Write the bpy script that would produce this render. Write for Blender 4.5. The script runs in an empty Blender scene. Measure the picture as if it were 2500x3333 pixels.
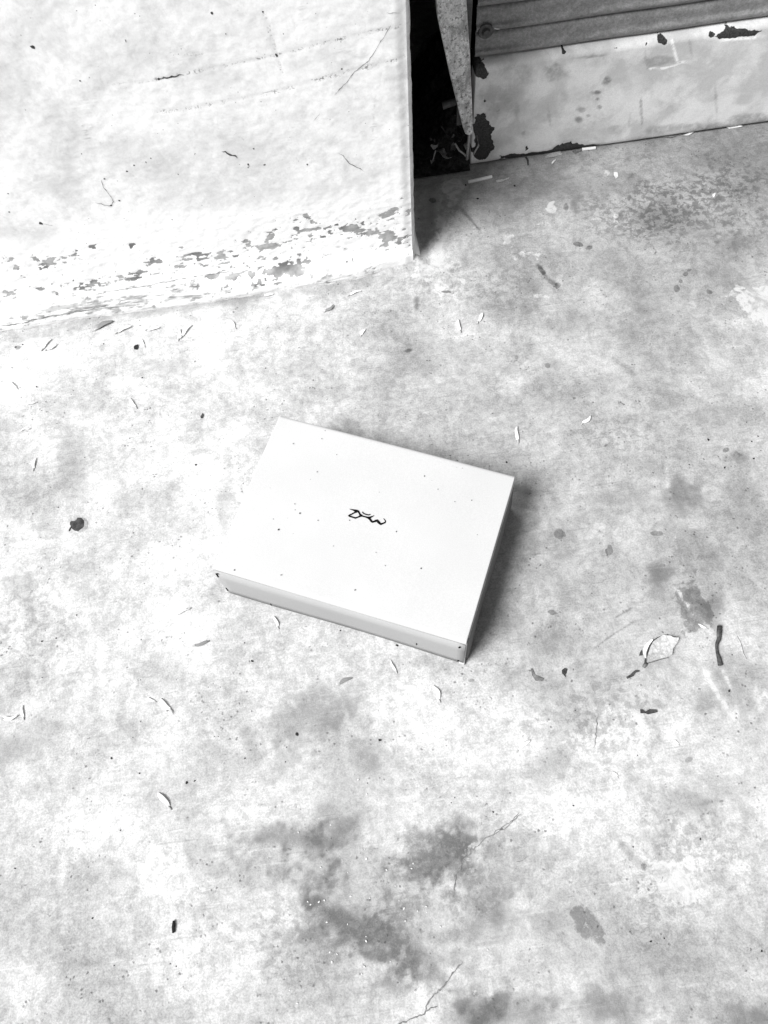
import bpy, bmesh, math, random
import numpy as np
from mathutils import Matrix, Vector

random.seed(7)
rng = np.random.default_rng(11)
scene = bpy.context.scene
C = scene.collection

# ------------------------------------------------------------------ camera
FPX = 2700.0                                   # focal length in pixels of the 2500 x 3333 photograph
RW = np.array([[0.9884138805, 0.1506583510, -0.0184407715],
               [-0.1434961805, 0.8879344564, -0.4370140128],
               [-0.0494656142, 0.4345968965, 0.8992656396]])
CW = np.array([0.0041092184, -0.4429853460, 1.0200607404])
cam_d = bpy.data.cameras.new('camera')
cam = bpy.data.objects.new('camera', cam_d); C.objects.link(cam)
m4 = Matrix.Identity(4)
for i in range(3):
    for j in range(3): m4[i][j] = RW[i, j]
    m4[i][3] = CW[i]
cam.matrix_world = m4
cam_d.sensor_fit = 'HORIZONTAL'; cam_d.sensor_width = 36.0; cam_d.lens = FPX / 2500 * 36.0
cam_d.clip_start = 0.01; cam_d.clip_end = 500
scene.camera = cam

# ------------------------------------------------------------------ sky, sun, exposure
SUN_EL = math.radians(51); SUN_AZ = math.radians(241)     # azimuth clockwise from +Y
world = bpy.data.worlds.new('World'); scene.world = world; world.use_nodes = True
wn = world.node_tree; wn.nodes.clear()
sky = wn.nodes.new('ShaderNodeTexSky'); sky.sky_type = 'NISHITA'; sky.sun_disc = False
sky.sun_elevation = SUN_EL; sky.sun_rotation = SUN_AZ
bw = wn.nodes.new('ShaderNodeRGBToBW')                    # black and white photograph: neutral sky
bg = wn.nodes.new('ShaderNodeBackground'); bg.inputs['Strength'].default_value = 0.05
wo = wn.nodes.new('ShaderNodeOutputWorld')
wn.links.new(sky.outputs[0], bw.inputs[0]); wn.links.new(bw.outputs[0], bg.inputs['Color']); wn.links.new(bg.outputs[0], wo.inputs['Surface'])
sd = bpy.data.lights.new('sun', 'SUN'); sd.energy = 3.9; sd.angle = math.radians(26); sd.color = (1, 1, 1)
sun = bpy.data.objects.new('sun', sd); C.objects.link(sun)
sdir = Vector((math.sin(SUN_AZ) * math.cos(SUN_EL), math.cos(SUN_AZ) * math.cos(SUN_EL), math.sin(SUN_EL)))
sun.rotation_euler = sdir.to_track_quat('Z', 'Y').to_euler(); sun.location = sdir * 6
vs = scene.view_settings
vs.view_transform = 'Standard'; vs.look = 'None'; vs.gamma = 1.0; vs.use_curve_mapping = False
vs.exposure = 0.635
try: scene.display_settings.display_device = 'sRGB'
except Exception: pass

# ------------------------------------------------------------------ places: where things stand
Y_WALL, Y_SILL, X_EDGE = 0.486, 0.672, 0.140
def ray(px, py): return RW @ np.array([(px - 1250) / FPX, -(py - 1666.5) / FPX, -1.0])
def P(px, py, z=0.0):                          # point on the level z
    d = ray(px, py); t = (z - CW[2]) / d[2]; return CW + t * d
def PY(px, py, Y):                             # point on an upright plane
    d = ray(px, py); t = (Y - CW[1]) / d[1]; return CW + t * d

# ------------------------------------------------------------------ noise for the built surfaces
def vnoise(x, y, seed):
    r = np.random.default_rng(seed); T = r.random((256, 256))
    xi = np.floor(x).astype(int); yi = np.floor(y).astype(int); fx = x - xi; fy = y - yi
    fx = fx * fx * (3 - 2 * fx); fy = fy * fy * (3 - 2 * fy)
    a = T[xi % 256, yi % 256]; b = T[(xi + 1) % 256, yi % 256]; c = T[xi % 256, (yi + 1) % 256]; d = T[(xi + 1) % 256, (yi + 1) % 256]
    return (a * (1 - fx) + b * fx) * (1 - fy) + (c * (1 - fx) + d * fx) * fy
def fbm(x, y, scale, octv, seed, gain=0.55):   # 0..1, mean .5
    s = 0; a = 1; n = 0; ca, sa = math.cos(.6), math.sin(.6)
    X = x / scale; Y = y / scale
    for k in range(octv):
        s = s + a * vnoise(X + 13.7 * k + 40, Y - 7.1 * k + 40, seed + k); n += a; a *= gain
        X, Y = 2.03 * (ca * X - sa * Y), 2.03 * (sa * X + ca * Y)
    return s / n
def sstep(a, b, x):
    t = np.clip((x - a) / (b - a), 0, 1); return t * t * (3 - 2 * t)
def ellipse(cx, cy, rx, ry, rot, plane, warp=None, x=None, y=None):
    """distance field (1 on the rim) of a mark whose centre and axes are given on a plane"""
    th = math.radians(rot); c = plane(cx, cy)
    u = plane(cx + rx * math.cos(th), cy + rx * math.sin(th)) - c
    v = plane(cx - ry * math.sin(th), cy + ry * math.cos(th)) - c
    M = np.linalg.inv(np.array([[u[0], v[0]], [u[1], v[1]]]))
    dx = x - c[0]; dy = y - c[1]
    a = M[0, 0] * dx + M[0, 1] * dy; b = M[1, 0] * dx + M[1, 1] * dy
    d = np.sqrt(a * a + b * b)
    return d if warp is None else d * warp
def polydist(pts, x, y):
    """distance in metres to a polyline and position along it 0..1"""
    best = np.full(x.shape, 9.0); par = np.zeros(x.shape); n = len(pts) - 1
    for i in range(n):
        a = np.array(pts[i]); b = np.array(pts[i + 1]); ab = b - a
        t = np.clip(((x - a[0]) * ab[0] + (y - a[1]) * ab[1]) / max(ab @ ab, 1e-12), 0, 1)
        d = np.hypot(x - a[0] - t * ab[0], y - a[1] - t * ab[1])
        m = d < best; best[m] = d[m]; par[m] = (i + t[m]) / n
    return best, par

# ------------------------------------------------------------------ mesh helpers
def tag(o, label, cat, group=None):
    o['label'] = label; o['category'] = cat
    if group: o['group'] = group
    return o
def link(name, me, mat=None, parent=None):
    o = bpy.data.objects.new(name, me); C.objects.link(o)
    if mat is not None and me is not None and not me.materials: me.materials.append(mat)
    if parent is not None: o.parent = parent
    return o
def empty(name, loc, rz=0.0):
    o = bpy.data.objects.new(name, None); C.objects.link(o); o.location = loc; o.rotation_euler = (0, 0, rz)
    o.empty_display_size = 0.02; return o
def mesh(name, verts, faces, smooth=False):
    me = bpy.data.meshes.new(name); me.from_pydata([tuple(map(float, v)) for v in verts], [], faces); me.update()
    if smooth: me.shade_smooth()
    return me
def grid_mesh(name, V, nu, nv, attrs=None, flip=False):
    """V: (nu*nv,3) array, index i*nv+j"""
    i = np.arange(nu - 1)[:, None]; j = np.arange(nv - 1)[None, :]
    a = (i * nv + j).ravel(); b = ((i + 1) * nv + j).ravel(); c = ((i + 1) * nv + j + 1).ravel(); d = (i * nv + j + 1).ravel()
    F = np.stack([a, b, c, d] if not flip else [a, d, c, b], 1).astype(np.int32)
    me = bpy.data.meshes.new(name); me.vertices.add(len(V)); me.vertices.foreach_set('co', V.astype(np.float32).ravel())
    n = len(F); me.loops.add(n * 4); me.loops.foreach_set('vertex_index', F.ravel())
    me.polygons.add(n); me.polygons.foreach_set('loop_start', np.arange(0, n * 4, 4, dtype=np.int32))
    me.update(calc_edges=True)
    me.shade_smooth()
    for k, val in (attrs or {}).items():
        at = me.attributes.new(k, 'FLOAT', 'POINT'); at.data.foreach_set('value', val.astype(np.float32).ravel())
    return me
def bm_box(bm, x0, x1, y0, y1, z0, z1, bevel=0.0, seg=2):
    r = bmesh.ops.create_cube(bm, size=1.0)
    for v in r['verts']:
        v.co = Vector((x0 + (v.co.x + .5) * (x1 - x0), y0 + (v.co.y + .5) * (y1 - y0), z0 + (v.co.z + .5) * (z1 - z0)))
    if bevel > 0:
        es = list({e for v in r['verts'] for e in v.link_edges})
        bmesh.ops.bevel(bm, geom=es, offset=bevel, segments=seg, profile=.5, affect='EDGES')
def from_bm(name, bm, smooth=False):
    me = bpy.data.meshes.new(name); bm.normal_update(); bm.to_mesh(me); bm.free()
    if smooth: me.shade_smooth()
    return me
def tube(pts, rad, n=6):
    """closed tapered tube through pts"""
    V = []; F = []; pts = [Vector(p) for p in pts]
    for i, p in enumerate(pts):
        t = (pts[min(i + 1, len(pts) - 1)] - pts[max(i - 1, 0)]).normalized()
        s = t.cross(Vector((0, 0, 1)));
        if s.length < 1e-4: s = Vector((1, 0, 0))
        s.normalize(); q = s.cross(t)
        for k in range(n):
            a = 2 * math.pi * k / n; V.append(p + rad[i] * (math.cos(a) * s + math.sin(a) * q))
    m = len(pts)
    for i in range(m - 1):
        for k in range(n): F.append((i * n + k, i * n + (k + 1) % n, (i + 1) * n + (k + 1) % n, (i + 1) * n + k))
    F.append(tuple(range(n))[::-1]); F.append(tuple((m - 1) * n + k for k in range(n)))
    return V, F

# ------------------------------------------------------------------ materials
def new_mat(name):
    m = bpy.data.materials.new(name); m.use_nodes = True; t = m.node_tree
    b = t.nodes['Principled BSDF']; b.inputs['Roughness'].default_value = .85
    b.inputs['Specular IOR Level'].default_value = .25
    return m, t, b
class N:
    """small node writer"""
    def __init__(s, t): s.t = t; s.co = None
    def add(s, k): return s.t.nodes.new(k)
    def put(s, sock, v):
        if hasattr(v, 'is_linked') or hasattr(v, 'links'): s.t.links.new(v, sock)
        else: sock.default_value = v
    def obj(s):
        if s.co is None: s.co = s.add('ShaderNodeTexCoord').outputs['Object']
        return s.co
    def scaled(s, sc, rot=(0, 0, 0)):
        m = s.add('ShaderNodeMapping'); s.put(m.inputs['Vector'], s.obj()); m.inputs['Scale'].default_value = sc; m.inputs['Rotation'].default_value = rot
        return m.outputs[0]
    def noise(s, scale, detail=6, rough=.6, dist=0.0, vec=None):
        n = s.add('ShaderNodeTexNoise'); s.put(n.inputs['Vector'], vec if vec is not None else s.obj())
        n.inputs['Scale'].default_value = scale; n.inputs['Detail'].default_value = detail; n.inputs['Roughness'].default_value = rough; n.inputs['Distortion'].default_value = dist
        return n.outputs[0]
    def vor(s, scale, rand=1.0, vec=None):
        n = s.add('ShaderNodeTexVoronoi'); s.put(n.inputs['Vector'], vec if vec is not None else s.obj()); n.inputs['Scale'].default_value = scale; n.inputs['Randomness'].default_value = rand
        return n
    def math(s, op, a, b=None, c=None):
        n = s.add('ShaderNodeMath'); n.operation = op; s.put(n.inputs[0], a)
        if b is not None: s.put(n.inputs[1], b)
        if c is not None: s.put(n.inputs[2], c)
        return n.outputs[0]
    def rng(s, v, a, b, lo=0.0, hi=1.0, smooth=True):
        n = s.add('ShaderNodeMapRange'); n.interpolation_type = 'SMOOTHSTEP' if smooth else 'LINEAR'
        s.put(n.inputs[0], v); n.inputs[1].default_value = a; n.inputs[2].default_value = b; n.inputs[3].default_value = lo; n.inputs[4].default_value = hi
        return n.outputs[0]
    def mix(s, f, a, b):
        n = s.add('ShaderNodeMix'); n.data_type = 'FLOAT'; s.put(n.inputs[0], f); s.put(n.inputs[2], a); s.put(n.inputs[3], b); return n.outputs[0]
    def attr(s, k):
        n = s.add('ShaderNodeAttribute'); n.attribute_name = k; return n.outputs['Fac']
    def bump(s, bsdf, h, strength=.3, dist=.001):
        n = s.add('ShaderNodeBump'); n.inputs['Strength'].default_value = strength; n.inputs['Distance'].default_value = dist
        s.put(n.inputs['Height'], h); s.t.links.new(n.outputs[0], bsdf.inputs['Normal'])
    def colour(s, bsdf, v):
        n = s.add('ShaderNodeCombineColor')
        for k in range(3): s.put(n.inputs[k], v)
        s.t.links.new(n.outputs[0], bsdf.inputs['Base Color'])

def plain(name, val, var=.25, scale=120, rough=.85, bump=.2):
    m, t, b = new_mat(name); n = N(t)
    f = n.noise(scale, 5, .65); f2 = n.noise(scale * 5, 3, .6)
    v = n.math('MULTIPLY', val, n.rng(f, .3, .7, 1 - var, 1 + var)); v = n.math('MULTIPLY', v, n.rng(f2, .3, .7, 1 - var * .5, 1 + var * .5))
    n.colour(b, v); b.inputs['Roughness'].default_value = rough
    n.bump(b, f2, bump, .0006)
    return m

def mat_floor():
    m, t, b = new_mat('concrete_floor'); n = N(t)
    alb = n.attr('alb'); patch = n.attr('patch'); pale = n.attr('pale'); rough = n.attr('mottle')
    cloud = n.noise(9, 9, .66, .4); blot = n.noise(30, 10, .72, 1.1); mid = n.noise(95, 7, .7, .3); fine = n.noise(420, 4, .65); grain = n.noise(1100, 2, .6)
    streak = n.noise(26, 6, .6, .5, n.scaled((3.2, .55, 1), (0, 0, .42)))
    v = n.math('MULTIPLY', alb, n.rng(cloud, .36, .62, .80, 1.10))
    v = n.math('MULTIPLY', v, n.rng(blot, .44, .53, .90, 1.05))
    v = n.math('MULTIPLY', v, n.rng(streak, .30, .70, .95, 1.04))
    v = n.math('MULTIPLY', v, n.rng(mid, .43, .54, .87, 1.04))
    v = n.math('MULTIPLY', v, n.rng(fine, .40, .58, .87, 1.08))
    v = n.math('MULTIPLY', v, n.rng(grain, .3, .7, .91, 1.09))
    scr = n.noise(60, 7, .7, .8, n.scaled((.45, 3.2, 1), (0, 0, -.55))); v = n.math('MULTIPLY', v, n.rng(scr, .36, .62, .965, 1.025))
    stain = n.math('MINIMUM', n.attr('stain'), .70)
    nz = n.math('ADD', n.math('MULTIPLY', blot, .32), n.math('ADD', n.math('MULTIPLY', mid, .36), n.math('MULTIPLY', fine, .32)))
    sk = n.rng(n.math('ADD', nz, n.math('MULTIPLY', n.math('SUBTRACT', stain, .28), .22)), .41, .58)
    v = n.math('MULTIPLY', v, n.math('SUBTRACT', 1.0, n.math('MULTIPLY', n.math('MULTIPLY', stain, .98), n.math('ADD', .50, n.math('MULTIPLY', sk, .50)))))
    # mottled, scaly area and clusters of little pits
    mo = n.rng(mid, .44, .56); v = n.math('MULTIPLY', v, n.mix(n.math('MULTIPLY', rough, .85), 1.0, n.mix(mo, .58, 1.16)))
    vo = n.vor(150, vec=None); pits = n.rng(n.math('ADD', vo.outputs['Distance'], n.math('MULTIPLY', n.math('SUBTRACT', fine, .5), .45)), .12, .27, 0, 1)
    where = n.rng(n.noise(14, 5, .65), .44, .60)
    sel = n.rng(n.noise(70, 2, .5), .50, .57)
    pm = n.math('MULTIPLY', n.math('SUBTRACT', 1.0, pits), n.math('MULTIPLY', where, sel))
    v = n.math('MULTIPLY', v, n.math('SUBTRACT', 1.0, n.math('MULTIPLY', pm, .55)))
    # trowel scratches: long thin lines in three directions, pale and dark
    for sc_, rot_, lo_, hi_, gain in (((9, 210, 1), .55, .63, .68, .14), ((8, 170, 1), -.75, .64, .69, .12), ((10, 230, 1), 1.25, .65, .70, -.16), ((12, 260, 1), .15, .66, .71, -.14)):
        ln = n.rng(n.noise(1.0, 2, .45, .25, n.scaled(sc_, (0, 0, rot_))), lo_, hi_)
        ln = n.math('MULTIPLY', ln, n.rng(n.noise(11 + 7 * abs(rot_), 3, .6), .46, .58))
        v = n.math('MULTIPLY', v, n.math('ADD', 1.0, n.math('MULTIPLY', ln, gain)))
    # crisp rimmed stains and pale cement smears with a shape of their own
    pn = n.math('ADD', patch, n.math('MULTIPLY', n.math('SUBTRACT', blot, .5), .5)); pn = n.math('ADD', pn, n.math('MULTIPLY', n.math('SUBTRACT', mid, .5), 1.2)); pn = n.math('ADD', pn, n.math('MULTIPLY', n.math('SUBTRACT', fine, .5), .4))
    pk = n.rng(pn, .44, .62); pk = n.math('MULTIPLY', pk, n.rng(patch, 0.02, .2))
    v = n.math('MULTIPLY', v, n.mix(pk, 1.0, n.rng(mid, .3, .7, .42, .62)))
    wn_ = n.math('ADD', pale, n.math('MULTIPLY', n.math('SUBTRACT', mid, .5), 1.5)); wk = n.math('MULTIPLY', n.rng(wn_, .35, .62), n.rng(pale, .02, .2))
    v = n.mix(n.math('MULTIPLY', n.math('MULTIPLY', wk, .85), n.rng(blot, .40, .54, .25, 1.0)), v, .56)
    v = n.math('MINIMUM', v, .60)
    n.colour(b, v); b.inputs['Roughness'].default_value = .78
    h = n.math('ADD', n.math('MULTIPLY', mid, .6), n.math('MULTIPLY', fine, .35)); h = n.math('SUBTRACT', h, n.math('MULTIPLY', pm, .5)); h = n.math('ADD', h, n.math('MULTIPLY', wk, .12))
    n.bump(b, h, .55, .0018)
    return m

def mat_wall():
    m, t, b = new_mat('whitewashed_render'); n = N(t)
    peel = n.attr('peel'); band = n.attr('band'); joint = n.attr('joint'); dirt = n.attr('dirt')
    cloud = n.noise(14, 8, .65, .3); mid = n.noise(75, 8, .7, .4); fine = n.noise(300, 4, .65)
    brush = n.noise(60, 6, .65, .3, n.scaled((.5, 1, 5)))
    dull = n.math('MULTIPLY', n.rng(cloud, .36, .62, .80, 1.0), n.rng(mid, .34, .56, .90, 1.0))
    v = n.math('MULTIPLY', .89, n.mix(band, dull, n.rng(brush, .3, .5, .96, 1.02)))
    v = n.math('MULTIPLY', v, n.rng(fine, .3, .7, .96, 1.03))
    vo = n.vor(130); pm = n.math('MULTIPLY', n.rng(vo.outputs['Distance'], .04, .14, 1, 0), n.rng(n.noise(40, 3, .5), .56, .64))
    v = n.math('MULTIPLY', v, n.math('SUBTRACT', 1.0, n.math('MULTIPLY', pm, .65)))
    jn = n.math('MULTIPLY', joint, n.math('MULTIPLY', n.rng(fine, .45, .60), n.rng(mid, .44, .58))); v = n.math('MULTIPLY', v, n.math('SUBTRACT', 1.0, n.math('MULTIPLY', jn, .85)))
    dn = n.math('MULTIPLY', dirt, n.rng(brush, .32, .6)); v = n.math('MULTIPLY', v, n.math('SUBTRACT', 1.0, n.math('MULTIPLY', dn, .75)))
    pn = n.math('ADD', n.math('MULTIPLY', peel, .93), n.math('MULTIPLY', n.math('SUBTRACT', brush, .5), 1.3)); pn = n.math('ADD', pn, n.math('MULTIPLY', n.math('SUBTRACT', mid, .5), 1.0))
    pk = n.math('MULTIPLY', n.rng(pn, .47, .53), n.rng(peel, .05, .25))
    v = n.mix(pk, v, n.math('MULTIPLY', n.rng(mid, .3, .7, .8, 1.2), n.rng(n.noise(22, 3, .5), .38, .60, .16, .42)))
    n.colour(b, v)
    h = n.math('ADD', n.math('MULTIPLY', mid, .35), n.math('MULTIPLY', n.math('MULTIPLY', brush, band), .5)); h = n.math('SUBTRACT', h, n.math('MULTIPLY', pk, .9)); h = n.math('SUBTRACT', h, n.math('MULTIPLY', jn, .4))
    n.bump(b, h, .5, .0012)
    return m

def mat_sill():
    m, t, b = new_mat('white_painted_steel'); n = N(t)
    peel = n.attr('peel'); dirt = n.attr('dirt'); pale = n.attr('pale')
    cloud = n.noise(16, 7, .6, .3); mid = n.noise(90, 7, .68, .4); fine = n.noise(420, 3, .6); g = n.noise(1000, 2, .5)
    v = n.math('MULTIPLY', .72, n.rng(cloud, .38, .62, .76, 1.06)); v = n.math('MULTIPLY', v, n.rng(fine, .3, .7, .95, 1.05)); v = n.math('MULTIPLY', v, n.rng(g, .3, .7, .93, 1.07))
    dn = n.math('MULTIPLY', dirt, n.rng(mid, .34, .60, .35, 1.0)); v = n.math('MULTIPLY', v, n.math('SUBTRACT', 1.0, n.math('MULTIPLY', dn, .8)))
    v = n.mix(n.math('MULTIPLY', pale, n.rng(mid, .35, .55)), v, .95)
    pn = n.math('ADD', peel, n.math('MULTIPLY', n.math('SUBTRACT', mid, .5), .8)); pk = n.math('MULTIPLY', n.rng(pn, .48, .52), n.rng(peel, .05, .25))
    v = n.mix(pk, v, n.rng(fine, .3, .7, .02, .06))
    n.colour(b, v); b.inputs['Roughness'].default_value = .6
    h = n.math('SUBTRACT', n.math('MULTIPLY', mid, .25), n.math('MULTIPLY', pk, .8)); n.bump(b, h, .4, .001)
    return m

def mat_steel(name, lo, hi, sc=(1, 1, 1), s=60, rough=.6, spot=.0):
    m, t, b = new_mat(name); n = N(t)
    a = n.noise(s, 8, .7, .5, n.scaled(sc)); c = n.noise(s * 6, 4, .65); g = n.noise(s * 18, 2, .5)
    v = n.rng(a, .32, .66, lo, hi); v = n.math('MULTIPLY', v, n.rng(c, .3, .7, .8, 1.2)); v = n.math('MULTIPLY', v, n.rng(g, .3, .7, .88, 1.12))
    if spot: v = n.math('MULTIPLY', v, n.math('SUBTRACT', 1.0, n.math('MULTIPLY', n.rng(n.noise(s * 2.4, 6, .7), .54, .60), spot)))
    n.colour(b, v); b.inputs['Roughness'].default_value = rough; n.bump(b, c, .4, .0008)
    return m

def mat_card(name, val):
    m, t, b = new_mat(name); n = N(t)
    f = n.noise(900, 3, .6); c = n.noise(12, 4, .5)
    v = n.math('MULTIPLY', val, n.rng(f, .3, .7, .94, 1.05)); v = n.math('MULTIPLY', v, n.rng(c, .3, .7, .98, 1.02))
    vo = n.vor(95); sp = n.math('MULTIPLY', n.rng(vo.outputs['Distance'], .05, .10, 1, 0), n.rng(n.noise(45, 2, .5), .58, .64))
    v = n.math('MULTIPLY', v, n.math('SUBTRACT', 1.0, n.math('MULTIPLY', sp, .7)))
    n.colour(b, v); b.inputs['Roughness'].default_value = .7; n.bump(b, f, .12, .0004)
    return m

M = dict(floor=mat_floor(), wall=mat_wall(), sill=mat_sill(),
         slat=mat_steel('grey_shutter_steel', .17, .25, (.75, 1, 1.2), 45, .5),
         bar=mat_steel('flaking_steel_bar', .30, .85, (1, 1, .45), 70, .65, .65),
         bolt=mat_steel('dark_bolt_steel', .05, .10, (1, 1, 1), 90, .5),
         lid=mat_card('white_lid_card', .51), card=mat_card('body_card_shade_tone', .355), edge=plain('raw_card_edge', .48, .15, 300),
         inner=plain('side_card_shade_tone', .16, .15, 300),
         ink=plain('black_print', .008, .1, 200, .6, 0), crack=plain('dirt_filled_crack', .05, .4, 300),
         fcrack=plain('floor_hairline_crack', .19, .4, 300),
         wing=plain('papery_seed_wing', .72, .2, 350, .6), nut=plain('pale_seed_husk', .42, .35, 500, .7),
         dwing=plain('withered_grey_wing', .20, .3, 350, .7), crumb=plain('dark_crumb', .018, .4, 600), grit=plain('white_grit', .66, .1, 600),
         leaf=plain('dark_dry_leaf', .05, .4, 300), pleaf=plain('bleached_papery_leaf', .44, .3, 180), lleaf=plain('dull_dry_leaf', .16, .5, 200),
         twig=plain('dark_bark', .055, .5, 300), soil=plain('black_soil', .03, .7, 90, .95, .6), void=plain('painted_darkness_lining', .0025, .3, 60),
         stub=plain('white_paper_stub', .85, .05, 400), blot=plain('dark_dried_blot', .045, .5, 160))
for k_ in ('void', 'soil', 'ink'): M[k_].node_tree.nodes['Principled BSDF'].inputs['Specular IOR Level'].default_value = 0


# ================================================================== THE FLOOR
def lin(a, b, st): return np.arange(a, b + st * .5, st)
fx = np.concatenate([[-40, -12, -4, -1.6, -.9], lin(-.64, .90, .0021), [1.2, 2, 5, 14, 40]])
fy = np.concatenate([[-40, -12, -4, -1.6, -.95], lin(-.70, .70, .0021), [.9, 1.5, 4, 14, 40]])
X, Y = [a.ravel() for a in np.meshgrid(fx, fy, indexing='ij')]
fl = lambda px, py: P(px, py)[:2]
K = 2500 / 1659                                   # overview scale used for the list of marks
wa = fbm(X, Y, .05, 5, 101); wb = fbm(X, Y, .018, 4, 131)
wc = fbm(X, Y, .0075, 3, 151)
warp = np.clip(1 + 1.5 * (wa - .5) + 1.4 * (wb - .5) + 1.0 * (wc - .5), .62, 3)
alb = .462 + .30 * (fbm(X, Y, .30, 4, 201) - .5) + .26 * (fbm(X, Y, .09, 5, 221) - .5) + .03 * (1 - sstep(-.35, -.02, X))
alb -= .030 * sstep(.05, .60, X)                  # light fading from left to right, painted into the floor tone
alb -= .185 * sstep(.22, .60, Y) * sstep(.12, .34, X)  # shade of the set-back corner before the sill, painted into the tone
# soft stains plus some painted shade: x, y, rx, ry, turn, strength
SOFT = [(800, 1900, 300, 230, 10, .20), (690, 1960, 140, 90, 25, .22), (760, 1830, 180, 60, 0, .20), (650, 1850, 90, 130, 0, .14), (760, 1700, 250, 150, 20, .20), (900, 1960, 300, 160, 10, .24), (1250, 2050, 330, 170, 0, .20), (1400, 1350, 240, 260, 0, .17), (1350, 850, 300, 200, 0, .12), (560, 1900, 120, 60, 20, .18), (470, 1660, 180, 60, -20, .13), (1230, 1480, 120, 80, 0, .15), (1560, 1650, 120, 200, 0, .16), (1020, 760, 130, 60, 0, .12), (300, 1060, 160, 120, 0, .10), (925, 1862, 78, 42, -20, .62), (985, 1812, 50, 24, -50, .40), (747, 1990, 118, 36, 33, .62), (880, 2055, 70, 40, 15, .42), (620, 1806, 88, 28, 8, .50),
        (740, 1790, 60, 36, -30, .40), (675, 1552, 84, 44, -30, .38), (800, 1645, 36, 62, -38, .42), (693, 1750, 34, 34, 0, .35), (1065, 1968, 62, 38, 25, .48), (1180, 1985, 60, 45, 0, .25),
        (1035, 2195, 52, 34, -20, .55), (1135, 2188, 85, 38, 0, .42), (1310, 2172, 78, 32, 10, .45), (1640, 2200, 42, 36, 0, .50), (860, 2130, 36, 40, 0, .25), (560, 2140, 40, 60, 0, .15),
        (1425, 1238, 32, 32, 0, .52), (1473, 1066, 34, 48, -30, .42), (1360, 1082, 95, 36, 5, .28), (1350, 905, 44, 22, 0, .25), (1545, 1312, 26, 50, 0, .45), (1580, 1480, 60, 60, -40, .30), (1530, 1510, 50, 40, 30, .34),
        (1410, 1440, 60, 40, -20, .22), (1330, 1495, 70, 50, -20, .24), (1190, 1650, 60, 50, -30, .28), (1230, 1560, 70, 40, -20, .25), (1580, 1700, 80, 80, 0, .26), (1420, 1820, 45, 30, 40, .38), (1500, 1740, 70, 40, 10, .30),
        (400, 660, 300, 17, -9, .42), (100, 718, 80, 30, -9, .28), (760, 612, 120, 22, -9, .20), (50, 1262, 50, 44, 0, .28), (45, 1612, 66, 42, -10, .28), (486, 1080, 24, 78, 0, .28),  # the long bands along the wall foot are dirt and painted shade together
        (150, 990, 26, 90, 0, .20), (250, 1120, 16, 110, 2, .14), (330, 790, 80, 18, -8, .16), (420, 1130, 60, 40, 0, .16), (620, 800, 80, 18, 0, .12), (300, 1480, 120, 40, -10, .12), (620, 1620, 60, 80, 10, .16), (250, 1690, 110, 40, -15, .14),
        (400, 1790, 70, 60, 0, .14), (520, 2000, 60, 90, 10, .12), (240, 1900, 70, 60, 0, .10), (150, 2100, 50, 80, 0, .10), (1240, 700, 70, 50, 0, .20), (1420, 640, 90, 40, -10, .22), (1600, 600, 60, 50, 0, .24), (1150, 620, 30, 26, 0, .28),
        (1180, 775, 60, 22, 30, .24), (1110, 800, 40, 20, 0, .20), (930, 700, 22, 70, 0, .16), (1300, 560, 60, 40, 0, .22), (1480, 470, 130, 50, -5, .30), (1600, 340, 90, 40, 0, .28), (1250, 400, 120, 40, -6, .30), (1080, 450, 60, 50, 0, .26), (930, 470, 30, 70, 0, .35),  # the last one paints the shade beside the wall corner
        (700, 560 + 45, 80, 12, -9, .25), (1240, 445, 16, 20, 0, .45), (1580, 530, 32, 22, -10, .40), (1395, 1000, 36, 24, 0, .22), (1540, 900, 60, 34, 20, .22), (1600, 1060, 40, 90, 0, .20), (1600, 990, 22, 16, 0, .35), (1220, 1180, 50, 90, 20, .20), (1150, 1390, 60, 50, 30, .25)]
stain = np.zeros_like(X)
for (cx, cy, rx, ry, rot, s) in SOFT:
    if s >= .38 and cy > 1500: rx *= 1.3; ry *= 1.35
    d = ellipse(cx * K, cy * K, rx * K, ry * K, rot, fl, warp, X, Y)
    stain = np.maximum(stain, s * (1 - sstep(.15, 1.5, d))) + .35 * np.minimum(stain, s * (1 - sstep(.15, 1.5, d)))
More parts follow.
